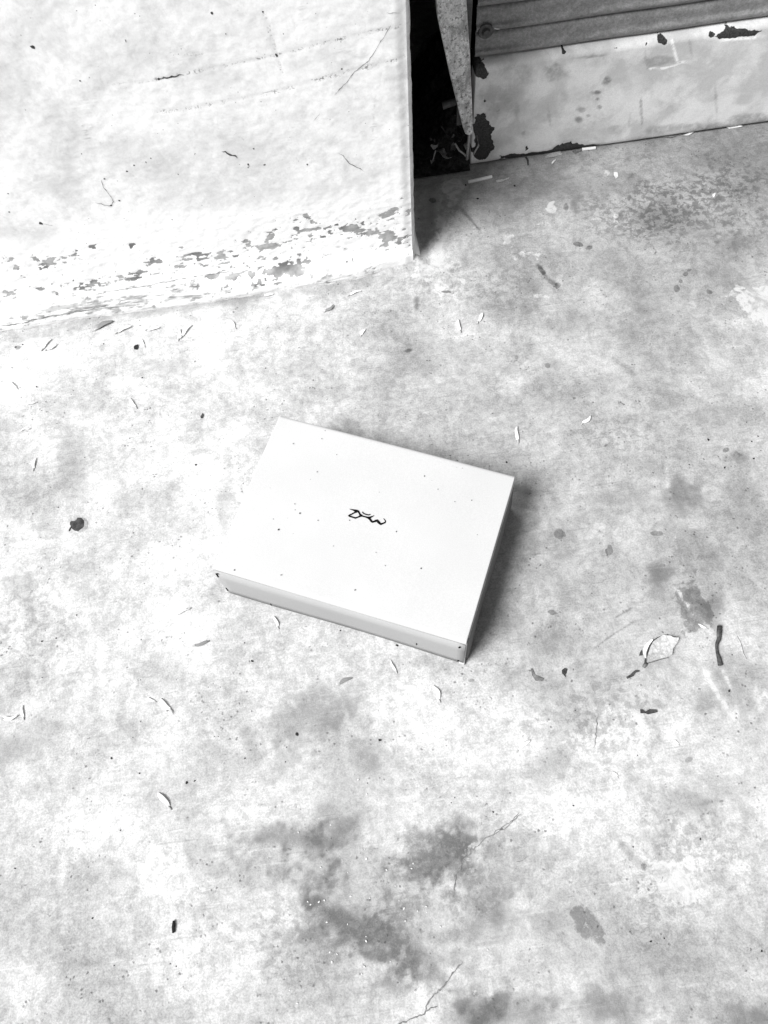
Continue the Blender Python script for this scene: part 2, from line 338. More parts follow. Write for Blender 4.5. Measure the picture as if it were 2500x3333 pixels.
# pale trowel strokes and dark scuffs: polyline in photograph pixels, half width in m, gain
STROKES = [([(2197, 1911), (2250, 1985), (2322, 2068)], .0028, .34), ([(2294, 2182), (2330, 2250), (2403, 2350)], .0040, .34), ([(2349, 2171), (2385, 2250), (2403, 2334)], .0030, .28), ([(2018, 2291), (2060, 2330), (2105, 2361)], .0030, .30),
           ([(2170, 1520), (2178, 1622)], .003, .22), ([(2294, 1580), (2300, 1661)], .003, .20), ([(2500, 2247), (2446, 2350)], .004, .25), ([(325, 1224), (460, 1262), (613, 1325)], .0022, .18), ([(135, 1276), (300, 1295)], .002, .14),
           ([(295, 1510), (310, 1590), (345, 1660)], .006, .15), ([(206, 2763), (208, 2900), (210, 3050)], .0045, .16), ([(526, 2752), (490, 2800), (456, 2872)], .0045, .16), ([(1136, 1160), (1128, 1195), (1140, 1232)], .0060, .16), ([(680, 1215), (700, 1290), (735, 1320)], .003, .14),
           ([(1700, 1850), (1790, 1800)], .005, .18), ([(1650, 1945), (1710, 2000)], .004, .15), ([(1480, 2555), (1600, 2548), (1760, 2552)], .0030, .22), ([(1490, 2600), (1620, 2596), (1750, 2590)], .0035, .24), ([(2390, 2790), (2440, 2930), (2490, 3060)], .006, .16), ([(1735, 2400), (1700, 2440), (1660, 2560)], .004, .12),
           ([(2090, 1250), (2110, 1280)], .003, .12), ([(2220, 1240), (2320, 1310)], .004, .14), ([(1530, 1180), (1720, 1260)], .003, .12), ([(1380, 640), (1420, 900), (1440, 1010)], .006, .20), ([(1440, 660), (1432, 760), (1425, 860)], .010, .40), ([(900, 2700), (980, 2720)], .01, .1), ([(1240, 2700), (1200, 2740)], .012, .20),
           ([(2190, 1120), (2200, 1230), (2215, 1260)], .005, -.12), ([(1497, 677), (1530, 712), (1567, 755)], .0022, -.40), ([(1753, 862), (1780, 905), (1818, 932)], .0026, -.38), ([(1990, 1160), (2030, 1190), (2070, 1225)], .0035, -.28), ([(1925, 2117), (2000, 2062), (2072, 2019)], .0010, -.40), ([(2000, 2012), (2060, 1978)], .0009, -.45), ([(1945, 1010), (1990, 1050)], .002, -.15),
           ([(1740, 2040), (1800, 2080), (1840, 2140)], .012, -.15), ([(1730, 2770), (1800, 2780)], .003, -.1), ([(1356, 962), (1357, 1010)], .004, -.42), ([(1324, 1139), (1345, 1139)], .0030, -.45), ([(2010, 2740), (2060, 2790), (2150, 2850)], .004, -.25)]
pale = np.zeros_like(X)
for pts, hw, g in STROKES:
    d, par = polydist([fl(*p) for p in pts], X, Y)
    d = d * (1 + 1.2 * (wb - .5)) + .0012 * (wa - .5)
    if g >= .18: pale = np.maximum(pale, min(.7, g * 1.75) * (1 - sstep(hw * .4, hw * 1.5, d)) * np.clip(.3 + 1.2 * wa, 0, 1))
    alb *= 1 + g * (1 - sstep(hw * .3, hw * 1.7, d)) * (.45 + 1.1 * wa) * sstep(-.02, .1, par) * sstep(-.02, .1, 1 - par)
r2 = random.Random(5)
for k in range(60):                                # faint random trowel arcs
    x0 = r2.uniform(-.55, .80); y0 = r2.uniform(-.62, .62); a = r2.gauss(-.9, .7); L = r2.uniform(.04, .16); bend = r2.uniform(-.6, .6)
    pts = [(x0 + L * t * math.cos(a + bend * t), y0 + L * t * math.sin(a + bend * t)) for t in (0, .33, .66, 1)]
    sel = (np.abs(X - x0) < .2) & (np.abs(Y - y0) < .2)
    d, par = polydist(pts, X[sel], Y[sel]); hw = r2.uniform(.001, .005)
    alb[sel] *= 1 + r2.choice((-.10, .12, .14, .10)) * (1 - sstep(hw * .3, hw * 1.8, d)) * (.2 + 1.6 * wb[sel]) * np.sin(np.pi * np.clip(par, 0, 1))
alb = np.clip(alb, .06, .60)
# crisp dark patches
patch = np.zeros_like(X)
PATCH = [(1497, 1312, 27, 52, -12, .75), (1270, 1995, 27, 46, -28, .62), (1416, 1153, 18, 8, 5, .8), (1223, 447, 12, 17, 0, .7), (1600, 540, 22, 14, -8, .6), (1481, 592, 5, 4, -30, 1), (1471, 608, 5, 5, 0, 1), (1463, 625, 7, 9, 20, 1), (1490, 582, 5, 3, -20, 1),
         (1533, 631, 8, 6, 0, .9), (1248, 528, 10, 5, 5, 1), (1274, 534, 8, 6, 0, 1), (1242, 603, 14, 10, 0, .6), (1310, 963, 11, 9, 0, .7), (1315, 1190, 8, 7, 0, .9), (1317, 1180, 6, 5, 0, .9), (1209, 1153, 12, 9, 10, .8), (1193, 1323, 12, 7, 10, .8), (1240, 860, 5, 4, 0, .8),
         (1170, 585, 16, 6, 50, .8), (1205, 617, 8, 10, 20, .8), (935, 433, 8, 6, 0, .8), (880, 758, 9, 5, 0, .8), (1590, 980, 24, 9, 10, .7), (1570, 970, 10, 8, 0, .8), (1370, 1480, 20, 10, 0, .5), (1115, 770, 9, 9, 0, .6), (1090, 740, 8, 6, 0, .6), (1180, 790, 12, 8, 30, .6), (1340, 870, 12, 8, 40, .6), (1070, 1530, 8, 6, 0, .6),
         (1390, 1870, 10, 14, 0, .7), (1440, 1860, 14, 8, 30, .6), (1490, 1640, 12, 8, -30, .6), (1560, 1730, 10, 7, 0, .7), (870, 1500, 12, 9, 0, .5), (1115, 1540, 8, 8, 0, .5), (1020, 1470, 8, 6, 0, .6), (40, 750, 12, 8, 0, .7), (215, 705, 26, 8, -6, .7), (225, 690, 20, 6, -6, .6), (330, 660, 14, 4, -8, .6)]
for (cx, cy, rx, ry, rot, s) in PATCH:
    if rx < 26: rx *= .68; ry *= .68
    c = fl(cx * K, cy * K); sel = (np.hypot(X - c[0], Y - c[1]) < .09)
    d = ellipse(cx * K, cy * K, rx * K, ry * K, rot, fl, warp[sel], X[sel], Y[sel])
    s = s if (rx < 9 or s in (.75, .62, .8)) else s * .72
    patch[sel] = np.maximum(patch[sel], s * np.clip(1.7 - d, 0, 1))
# pale cement or paint smears
PALE = [(1455, 1895, 34, 40, -30, 1), (1480, 1925, 18, 26, -30, 1), (1632, 660, 44, 40, 0, .75), (1640, 630, 30, 14, -10, .8), (980, 402, 15, 12, -5, 1.0), (976, 440, 8, 26, 5, .6), (955, 505, 18, 40, 15, .5), (930, 570, 50, 22, -12, .55), (1192, 452, 13, 13, 0, .8), (1095, 520, 12, 16, 0, .6), (1140, 550, 40, 9, -6, .5), (1175, 485, 30, 8, -5, .4),
        (1330, 475, 5, 15, 10, .5), (1175, 640, 34, 8, 5, .4), (1310, 375, 7, 9, 0, .55), (1470, 1215, 8, 40, -12, .4), (360, 1000, 20, 14, 0, .3), (350, 950, 60, 8, 8, .3), (800, 2100, 8, 30, 10, .3), (560, 2110, 30, 20, 0, .3), (1020, 1835, 36, 18, -20, .35), (905, 1720, 60, 26, -20, .45), (990, 2115, 40, 40, -20, .30), (1350, 1800, 60, 40, 0, .3), (1510, 1600, 40, 14, 30, .3), (470, 1560, 70, 50, -20, .3), (600, 1750, 50, 20, 30, .3)]
for (cx, cy, rx, ry, rot, s) in PALE:
    c = fl(cx * K, cy * K); sel = (np.hypot(X - c[0], Y - c[1]) < .12)
    d = ellipse(cx * K, cy * K, rx * K, ry * K, rot, fl, warp[sel], X[sel], Y[sel])
    pale[sel] = np.maximum(pale[sel], s * np.clip(1.6 - d, 0, 1))
mott = np.zeros_like(X)
for (cx, cy, rx, ry, rot, s) in [(1470, 440, 150, 80, -8, 1), (1330, 470, 80, 50, 0, .5), (1480, 1830, 120, 90, 0, .45), (1300, 1560, 120, 80, -20, .5), (1000, 620, 160, 40, -8, .35), (1420, 1950, 90, 90, 0, .4), (640, 2000, 140, 120, 0, .35), (900, 1900, 150, 120, 0, .4), (60, 1330, 90, 110, 0, .3), (1330, 930, 120, 60, 20, .3)]:
    d = ellipse(cx * K, cy * K, rx * K, ry * K, rot, fl, warp, X, Y); mott = np.maximum(mott, s * (1 - sstep(.4, 1.3, d)))
Z = .0010 * (fbm(X, Y, .12, 3, 301) - .5)
dfx = np.maximum(X - X_EDGE, 0); dfy = np.maximum(Y_WALL - Y, 0); dft = np.hypot(dfx, dfy) * (1 + .9 * (wb - .5))      # cement coved up around the foot of the wall corner
Z += .013 * np.clip(1 - dft / .026, 0, 1) ** 2 * sstep(.00, .10, X) * (1 - sstep(.60, .64, Y))
Z[(np.abs(X) > 1.3) | (np.abs(Y) > 1.3)] = 0
floor = link('floor', grid_mesh('floor', np.stack([X, Y, Z], 1), len(fx), len(fy), dict(alb=alb, stain=stain, patch=patch, pale=pale, mottle=mott)), M['floor'])
floor['kind'] = 'structure'

def ribbon(name, pts, w, mat, parent, place, normal, jit=.0006, seed=0, lift=.0004):
    """a hairline crack: thin crooked strip sitting on its surface"""
    r = random.Random(seed + len(pts)); Q = []
    for a, b in zip(pts[:-1], pts[1:]):
        n = max(2, int(math.hypot(b[0] - a[0], b[1] - a[1]) / 8))
        for k in range(n): Q.append(((a[0] + (b[0] - a[0]) * k / n), (a[1] + (b[1] - a[1]) * k / n)))
    Q.append(pts[-1]); W = [place(*q) + np.array([r.gauss(0, jit), r.gauss(0, jit) * (1 if normal[2] else 0), r.gauss(0, jit) * (0 if normal[2] else 1)]) for q in Q]
    nrm = Vector(normal); V = []; F = []
    for i, p in enumerate(W):
        t = Vector(W[min(i + 1, len(W) - 1)] - W[max(i - 1, 0)]).normalized(); s = t.cross(nrm).normalized()
        e = min(1, i / 3 + .15, (len(W) - 1 - i) / 3 + .15); hw = w * .5 * e * r.uniform(.45, 1.4)
        o = nrm * lift
        V += [Vector(p) + s * hw + o, Vector(p) - s * hw + o]
        if i: F.append((2 * i - 2, 2 * i - 1, 2 * i + 1, 2 * i))
    return link(name, mesh(name, V, F), mat, parent)
FP = lambda x, y: P(x, y, .0004)
for k, (pts, w) in enumerate([([(1700, 2649), (1636, 2693), (1576, 2733), (1511, 2796), (1484, 2850), (1478, 2926)], .0009), ([(1283, 3340), (1380, 3300), (1386, 3273), (1413, 3235), (1446, 3208), (1505, 3132)], .0015), ([(1380, 3300), (1402, 3281), (1427, 3279)], .0016),
                            ([(1944, 2329), (1940, 2390), (1936, 2437)], .0009), ([(1600, 2720), (1655, 2690), (1690, 2640)], .0008), ([(1250, 880), (1300, 865), (1345, 838), (1362, 810)], .0012), ([(1680, 2810), (1720, 2790)], .0008)]):
    ribbon('crack', pts, w, M['fcrack'], floor, FP, (0, 0, 1), seed=k)

# ================================================================== THE WHITE WALL
wx = np.concatenate([[-3.2, -2, -1.2, -.85], lin(-.66, X_EDGE - .006, .0022)])
wz = np.concatenate([lin(0, .53, .0022), [.6, .8, 1.2, 2, 3.0]])
WX, WZ = [a.ravel() for a in np.meshgrid(wx, wz, indexing='ij')]
wl = lambda px, py: PY(px, py, Y_WALL)[[0, 2]]
na = fbm(WX, WZ * 2.2, .03, 4, 401); nb = fbm(WX, WZ * 1.4, .010, 3, 421)
nc = fbm(WX, WZ * 1.7, .0055, 3, 431)
wwarp = np.clip(1 + 1.6 * (na - .5) + 2.0 * (nb - .5) + 2.0 * (nc - .5), .2, 3)
def crop(ox, oy, s, L): return [(ox + a / s, oy + b / s, c / s, d / s, e, f) for (a, b, c, d, e, f) in L]
PEEL = crop(0, 600, 1.659, [(60, 400, 16, 10, 0, 1), (85, 450, 20, 12, 0, .9), (190, 395, 14, 7, 0, .9), (262, 428, 42, 15, 0, .9), (505, 340, 18, 15, 0, 1), (408, 369, 7, 5, 0, 1), (60, 585, 34, 9, 0, .9), (230, 565, 28, 12, 0, .8), (300, 580, 22, 12, 0, .8), (500, 525, 24, 14, 0, .9), (440, 535, 18, 8, 0, .9), (660, 497, 15, 9, 0, .8),
        (740, 478, 42, 14, -8, .8), (740, 500, 34, 7, -6, .9), (855, 412, 22, 14, 0, .9), (1050, 375, 70, 14, -8, 1), (1020, 402, 44, 10, -10, 1), (980, 440, 18, 6, 0, .8), (1205, 390, 46, 22, -15, .8), (1225, 422, 40, 8, -15, .7), (1140, 488, 28, 12, 0, .9), (1270, 478, 42, 14, -10, .8), (1440, 335, 62, 13, -6, .9), (1470, 275, 28, 12, -40, .9), (1345, 328, 12, 9, 0, .9),
        (870, 460, 24, 8, 30, .6), (940, 470, 20, 8, -20, .6), (1330, 300, 20, 10, -10, .6), (175, 435, 14, 7, 0, .7), (350, 395, 14, 6, 0, .7)]) + \
       crop(800, 600, 1.843, [(300, 262, 34, 12, -5, .9), (380, 274, 76, 15, -10, 1), (395, 225, 18, 14, 0, 1), (650, 266, 78, 18, 5, 1), (770, 285, 70, 14, 12, .9), (860, 312, 72, 28, 8, .85), (870, 162, 52, 15, -22, .8), (915, 236, 26, 12, 0, .6), (240, 490, 115, 19, -2, .95), (330, 495, 50, 10, -5, .9), (980, 176, 10, 13, 0, 1), (950, 268, 13, 10, -20, 1),
        (150, 308, 38, 16, -42, .9), (112, 378, 56, 15, 0, .95), (180, 370, 30, 8, -5, .9), (490, 474, 24, 6, 0, .8), (30, 520, 26, 8, 0, .7), (160, 526, 40, 6, -3, .7), (300, 215, 50, 12, 0, .45), (764, 369, 12, 5, 0, .9), (118, 449, 10, 5, 0, .9)])
peel = np.zeros_like(WX)
for (cx, cy, rx, ry, rot, s) in PEEL:
    d = ellipse(cx, cy, rx * 1.0, ry * 1.0, rot, wl, wwarp, WX, WZ); s *= .84 if cx < 560 else .94; peel = np.maximum(peel, s * np.clip(1.55 - d, 0, 1))
rp = random.Random(3)
for k in range(28):                                 # small flakes scattered through the same band
    px = rp.uniform(0, 1300); py = 905 - px * .138 + rp.gauss(0, 26)
    d = ellipse(px, py, rp.uniform(2, 7), rp.uniform(1.2, 3), rp.uniform(-25, 10), wl, wwarp, WX, WZ); peel = np.maximum(peel, rp.uniform(.6, 1) * np.clip(1.5 - d, 0, 1))
zb = .150 + .022 * (fbm(WX, WZ, .08, 3, 441) - .5)
band = 1 - sstep(-.02, .03, WZ - zb)                # thick fresh limewash along the foot
dirt = np.zeros_like(WX)
for (cx, cy, rx, ry, rot, s) in crop(0, 600, 1.659, [(620, 600, 420, 22, -10, 1.0), (330, 630, 160, 22, -10, .8), (1000, 552, 160, 14, -9, .9), (250, 715, 330, 7, -10, .7)]) + crop(800, 600, 1.843, [(560, 500, 160, 12, -4, .7), (350, 540, 120, 8, -6, .7)]):
    d = ellipse(cx, cy, rx, ry, rot, wl, wwarp, WX, WZ); dirt = np.maximum(dirt, s * (1 - sstep(.45, 1.3, d)))
for (cx, cy, rx, ry, rot, s) in [(980, 30, 18, 22, 0, .30), (610, 185, 60, 20, -20, .16), (270, 350, 50, 40, 20, .16), (690, 165, 20, 40, 0, .14), (280, 440, 14, 8, 30, .5), (80, 650, 30, 20, 0, .14), (1215, 400, 3, 60, 5, .35), (1150, 180, 60, 10, 20, .2), (250, 560, 120, 60, 0, .10), (800, 420, 180, 120, 0, .08), (1060, 640, 90, 60, 0, .08)]:
    d = ellipse(cx, cy, rx, ry, rot, wl, wwarp, WX, WZ); dirt = np.maximum(dirt, s * (1 - sstep(.3, 1.3, d)))
dirt = np.maximum(dirt, .42 * (1 - sstep(.004, .010, WZ))); dirt = np.maximum(dirt, .30 * np.exp(-((WZ - .031 - .006 * (na - .5)) / .0035) ** 2) * (1 - sstep(.02, .10, WX)))  # shading of the foot lip and crease, painted in through the dirt mask
joint = np.zeros_like(WX)
for pts, s, hw in [([(506, 259), (591, 241), (711, 218), (892, 183), (1000, 154), (1153, 117), (1300, 86)], .85, .0020), ([(356, 277), (506, 261)], .35, .0016), ([(506, 365), (633, 353), (699, 338), (916, 295), (1104, 241), (1315, 190)], .85, .0028), ([(854, 30), (880, 100), (900, 179), (920, 235)], .5, .0015), ([(770, 455), (830, 452)], .3, .003), ([(560, 175), (660, 180)], .35, .003)]:
    d, par = polydist([wl(*p) for p in pts], WX, WZ); joint = np.maximum(joint, s * (1 - sstep(hw * .4, hw * 1.5, d * (1 + .8 * (nb - .5)))))
dep = .0016 * (fbm(WX, WZ, .06, 4, 461) - .5) + .0008 * (nb - .5) * (1 + band)
prof = np.interp(WZ, [0, .004, .010, .020, .027, .032, .040, .06], [-.020, -.020, -.0190, -.0175, -.0080, -.0025, -.0008, 0])
fade = 1 - sstep(.02, .13, WX); prof = prof * (.35 + .65 * fade) * (.8 + .4 * fbm(WX, WZ * .3, .06, 3, 481))
WY = Y_WALL + prof + dep + .0003 * joint - .0012 * band + .0006 * np.clip(peel * 2, 0, 1)
edge = sstep(X_EDGE - .020, X_EDGE - .006, WX); WY = WY * (1 - edge * .0) + edge * .0025
WZ2 = WZ.copy()
wall = link('wall', grid_mesh('wall', np.stack([WX, WY, WZ2], 1), len(wx), len(wz), dict(peel=peel, band=band, joint=joint, dirt=dirt)), M['wall'])
tag(wall, 'whitewashed rendered wall with grey flaking paint along its foot', 'wall')
# its return into the recess: rounded arris, then the plain side and the back
zs = wz; prof_e = [(X_EDGE - .006, .0025), (X_EDGE - .003, .0040), (X_EDGE - .0008, .0075), (X_EDGE + .0002, .0130), (X_EDGE, .030), (X_EDGE, .09), (X_EDGE, .19), (X_EDGE, .9)]
EV = []
for j, (ex, ey) in enumerate(prof_e):
    for z in zs:
        w = .0022 * (float(fbm(np.array([z * 1.0]), np.array([j * .004]), .016, 3, 505)[0]) - .5) if 0 < j < 5 else 0
        base = .010 * max(0, 1 - z / .05) ** 2 if j < 6 else 0
        foot = max(0, 1 - z / .028) ** 2
        EV.append((ex + w + (base if j > 0 else 0) * min(1, j / 2), Y_WALL + ey - (.006 * foot if j < 4 else 0) + (WY[-len(zs):][0] * 0), z))
EV = np.array(EV); EV[:len(zs), 1] = WY[-len(zs):]; EV[:len(zs), 0] = WX[-1]
side = link('return_face', grid_mesh('return_face', EV, len(prof_e), len(zs), dict(peel=np.zeros(len(EV)), band=np.zeros(len(EV)), joint=np.zeros(len(EV)), dirt=np.full(len(EV), .12))), M['wall'], wall)
WYG = WY.reshape(len(wx), len(wz))
def wall_y(x, z): return float(WYG[int(np.clip(np.searchsorted(wx, x), 0, len(wx) - 1)), int(np.clip(np.searchsorted(wz, z), 0, len(wz) - 1))])
def WPl(x, y):
    p = PY(x, y, Y_WALL); p = PY(x, y, wall_y(p[0], p[2])); p[1] = wall_y(p[0], max(p[2], 0)) - .0003; return p
for k, (pts, w, mt) in enumerate([([(720, 494), (733, 491), (750, 503), (766, 506), (771, 514)], .0022, 'crack'), ([(330, 582), (338, 609), (356, 633), (369, 654), (362, 669), (338, 666), (307, 657)], .0007, 'crack'), ([(1098, 496), (1115, 505), (1136, 529), (1164, 545), (1186, 556)], .0008, 'crack'),
                                ([(1272, 81), (1245, 125), (1202, 195), (1153, 233), (1120, 277), (1088, 309)], .0008, 'fcrack'), ([(500, 258), (560, 249), (600, 241)], .0018, 'crack'), ([(1040, 370), (1020, 392)], .0008, 'fcrack'), ([(636, 495), (635, 505)], .0018, 'crack'), ([(0, 1063), (29, 1059), (130, 1041), (318, 1004), (450, 981), (600, 957), (800, 931), (936, 912)], .0017, 'fcrack'), ([(300, 983), (450, 961), (600, 938), (760, 912)], .0011, 'fcrack'), ([(412, 138), (408, 126)], .0018, 'crack'), ([(1300, 42), (1258, 41)], .0009, 'fcrack'), ([(133, 727), (160, 731), (172, 732)], .0010, 'fcrack')]):  # long foot lines: floor crevice, and the ledge's shading drawn as a strip
    ribbon('crack', pts, w, M[mt], wall, WPl, (0, -1, 0), .0004, seed=50 + k, lift=.0003)
rs = random.Random(21)
def chip(px, py, r, parent=wall):
    c = WPl(px, py); n = rs.randint(4, 7); e1 = rs.uniform(.4, 1.5)
    V = [(c[0] + r * e1 * rs.uniform(.5, 1.2) * math.cos(6.283 * k / n), c[1], c[2] + r * rs.uniform(.5, 1.1) * math.sin(6.283 * k / n)) for k in range(n)]
    V += [(v[0], v[1] + .002, v[2]) for v in V]
    F = [tuple(range(n))] + [(k, (k + 1) % n, n + (k + 1) % n, n + k) for k in range(n)]
    link('chip_hole', mesh('chip_hole', V, F), M['crack'], parent)
for (a, b, r) in [(517, 258, .0020), (900, 180, .0032), (107, 152, .0030), (362, 669, .0018), (133, 727, .0030), (30, 690, .0016), (388, 653, .0016), (436, 538, .0014), (413, 557, .0015), (475, 528, .0016), (491, 515, .0014), (580, 567, .0015), (690, 42, .0018), (808, 535, .0020), (808, 545, .0014), (861, 536, .0013), (560, 715, .0012), (265, 500, .0016), (26, 630, .0012), (826, 484, .0012), (855, 38, .0012), (1000, 535, .0018), (862, 535, .001), (810, 540, .0012), (1112, 224, .0012), (922, 110, .001), (340, 582, .0018), (735, 110, .0010), (290, 252, .0010), (260, 263, .0012)]:
    chip(a, b, r)

# ================================================================== THE SILL UNDER THE SHUTTER
sx0 = .264
sxs = np.concatenate([[sx0, sx0], lin(sx0 + .001, .90, .0022), [1.1, 1.6, 2.6]])
pv = [(.034, .0030), (.018, .0030), (.0060, .0032), (.0032, .0044), (.0015, .0066), (.0006, .0092), (.0001, .0125)] + [(0, z) for z in lin(.0150, .178, .0021)] + [(.0012, .1825), (.0045, .1860), (.012, .1875), (.040, .1880)]
pvy = np.array([a for a, b in pv]); pvz = np.array([b for a, b in pv])
SX = np.repeat(sxs, len(pv)); SY = np.tile(pvy, len(sxs)); SZ = np.tile(pvz, len(sxs))
sl = lambda px, py: PY(px, py, Y_SILL)[[0, 2]]
sa_ = fbm(SX, SZ, .03, 4, 601); sb_ = fbm(SX, SZ, .012, 3, 621); swarp = 1 + 1.0 * (sa_ - .5) + .9 * (sb_ - .5)
speel = np.zeros_like(SX); sdirt_shade = np.zeros_like(SX); spale = np.zeros_like(SX)
for (cx, cy, rx, ry, rot, s) in crop(1500, 0, 1.659, [(100, 385, 44, 40, 0, 1), (120, 740, 46, 118, -8, 1), (110, 830, 50, 40, 0, 1), (440, 838, 195, 26, -8, 1), (565, 808, 75, 26, -8, 1), (330, 852, 85, 24, -5, 1), (700, 790, 70, 8, -6, .8), (230, 880, 70, 12, -2, .9), (1085, 226, 21, 13, 0, 1), (1003, 237, 8, 7, 0, 1), (1480, 184, 122, 22, -4, 1), (1400, 198, 18, 16, 0, 1), (562, 294, 11, 7, 0, 1), (900, 250, 90, 4, -9, .7)]):
    d = ellipse(cx, cy, rx, ry, rot, sl, swarp, SX, SZ); speel = np.maximum(speel, s * np.clip(1.5 - d, 0, 1))
for (cx, cy, rx, ry, rot, s) in crop(1500, 0, 1.659, [(500, 385, 66, 42, 0, .55), (300, 400, 120, 60, 0, .35), (220, 520, 110, 120, 0, .30), (700, 305, 80, 8, -5, .55), (790, 435, 22, 24, 0, .75), (740, 500, 26, 10, 0, .8), (740, 536, 9, 8, 0, .8), (752, 577, 14, 10, 0, .65), (655, 595, 24, 18, 0, .6), (638, 645, 26, 20, 0, .75), (685, 625, 12, 10, 0, .5), (975, 600, 7, 90, -3, .55), (978, 655, 6, 30, 0, .7), (1378, 540, 12, 100, -3, .40),
        (300, 590, 22, 60, 0, .3), (205, 598, 10, 6, -45, .7), (480, 640, 8, 70, -8, .3), (560, 520, 20, 30, 0, .2), (1080, 330, 80, 26, -6, .45), (1000, 310, 7, 60, -8, .5), (900, 480, 40, 40, 0, .16), (1240, 260, 8, 50, -10, .4), (1330, 690, 160, 30, -6, .55), (1100, 700, 130, 30, -8, .5), (1560, 640, 140, 30, -5, .55), (830, 700, 60, 30, -8, .3), (1240, 680, 80, 12, -5, .5), (910, 660, 8, 40, 5, .3), (340, 720, 10, 10, 0, .5), (250, 370, 20, 8, 0, .4)]):  # wide low bands on the right paint the lower lip's shading; the rest is grime
    d = ellipse(cx, cy, rx, ry, rot, sl, swarp, SX, SZ); sdirt_shade = np.maximum(sdirt_shade, s * (1 - sstep(.5, 1.25, d)))
for pts, hw in [([(1500 + 1140 / 1.659, 225 / 1.659), (1500 + 1170 / 1.659, 335 / 1.659)], .0022), ([(1500 + 1170 / 1.659, 335 / 1.659), (1500 + 1215 / 1.659, 335 / 1.659)], .002), ([(1500 + 1020 / 1.659, 370 / 1.659), (1500 + 1100 / 1.659, 368 / 1.659), (1500 + 1180 / 1.659, 345 / 1.659)], .0018), ([(1500 + 1420 / 1.659, 216 / 1.659), (1500 + 1590 / 1.659, 205 / 1.659)], .002)]:
    d, par = polydist([sl(*p) for p in pts], SX, SZ); spale = np.maximum(spale, 1 - sstep(hw * .4, hw * 1.4, d))
SYd = SY + Y_SILL + .0016 * (fbm(SX, SZ, .10, 3, 641) - .5) * (SY < .01) + .0005 * (sb_ - .5) * (SY < .01) + .0009 * np.clip(speel * 2, 0, 1) * (SY < .02)
SYd[:len(pv)] = Y_SILL + np.maximum(SY[:len(pv)], .03)
sill = link('door_sill', grid_mesh('door_sill', np.stack([SX, SYd, SZ], 1), len(sxs), len(pv), dict(peel=speel, dirt=sdirt_shade, pale=spale)), M['sill'])
tag(sill, 'white painted steel sill below the grey shutter, chipped to dark metal', 'sill')

# ================================================================== THE GREY ROLLER SHUTTER
Y_SH = .684
shutter = empty('roller_shutter', (0, Y_SH, .19)); tag(shutter, 'grey ribbed steel roller shutter standing on the white sill', 'shutter')
PITCH = .0385
pr = [(.0085, -.0005), (.0035, .0004), (.0006, .0030), (-.0012, .0062), (-.0020, .0100), (-.0004, .0118), (.0014, .0128), (.0024, .0150), (.0022, .0200), (.0014, .0260), (.0020, .0320), (.0036, .0354), (.0062, .0372), (.0090, .0380)]
sxl = np.concatenate([lin(.264, .90, .02), [1.2, 1.8, 2.6]])
V = np.array([(x, y + .0006 * math.sin(x * 31), z) for x in sxl for (y, z) in pr])
slat_me = grid_mesh('slat', V, len(sxl), len(pr)); slat_me.materials.append(M['slat'])
for k in range(9):
    o = link('slat', slat_me, None, shutter); o.location = (0, 0, k * PITCH)
bm = bmesh.new(); bm_box(bm, .262, 2.6, .004, .03, 9 * PITCH, 1.95); link('upper_curtain', from_bm('upper_curtain', bm), M['slat'], shutter)
# bolt: washer disc with a domed hexagonal head
bp = PY(1572, 98, Y_SH + .001)
bm = bmesh.new()
bmesh.ops.create_cone(bm, cap_ends=True, segments=28, radius1=.0118, radius2=.0108, depth=.0022, matrix=Matrix.Translation((bp[0] + .004, -.0012, bp[2] - .19 - .001)) @ Matrix.Rotation(math.radians(90), 4, 'X'))
bolt = link('washer', from_bm('washer', bm), M['bolt'], shutter)
bm = bmesh.new()
bmesh.ops.create_cone(bm, cap_ends=True, segments=6, radius1=.0064, radius2=.0052, depth=.005, matrix=Matrix.Translation((bp[0] + .004, -.0044, bp[2] - .19 - .001)) @ Matrix.Rotation(math.radians(90), 4, 'X'))
link('bolt_head', from_bm('bolt_head', bm), M['bolt'], bolt)
V, F = tube([(bp[0] + .016, -.0022, bp[2] - .187), (bp[0] + .020, -.0030, bp[2] - .188), (bp[0] + .0235, -.0022, bp[2] - .1895)], [.0008, .0011, .0007], 5)
link('paint_fleck', mesh('paint_fleck', V, F), M['grit'], shutter)

# ================================================================== THE DARK RECESS BETWEEN WALL AND SILL
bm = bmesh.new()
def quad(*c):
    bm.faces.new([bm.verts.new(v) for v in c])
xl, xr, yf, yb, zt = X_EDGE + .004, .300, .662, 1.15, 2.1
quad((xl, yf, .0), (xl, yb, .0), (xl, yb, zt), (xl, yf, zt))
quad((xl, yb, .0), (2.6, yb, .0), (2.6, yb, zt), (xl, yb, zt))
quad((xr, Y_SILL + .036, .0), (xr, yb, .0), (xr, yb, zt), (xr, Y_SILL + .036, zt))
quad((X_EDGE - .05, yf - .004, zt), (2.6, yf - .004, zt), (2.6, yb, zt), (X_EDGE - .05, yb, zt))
rec = link('recess', from_bm('recess', bm), M['void']); rec['kind'] = 'structure'  # near-black lining paints in the darkness of the deep slot
# earth and litter lying in the slot
gx = lin(xl, .262, .0030); gy = lin(.660, .93, .0030)
GX, GY = [a.ravel() for a in np.meshgrid(gx, gy, indexing='ij')]
hh = fbm(GX, GY, .035, 5, 701)
GZ = .004 + (.004 + .075 * sstep(.185, .262, GX) * sstep(.667, .74, GY)) * (.35 + 1.2 * hh) * sstep(.657, .680, GY)
lit = link('soil', grid_mesh('soil', np.stack([GX, GY, GZ], 1), len(gx), len(gy)), M['soil']); lit['kind'] = 'stuff'
lit['label'] = 'black earth heaped in the dark slot beside the white sill'; lit['category'] = 'soil'

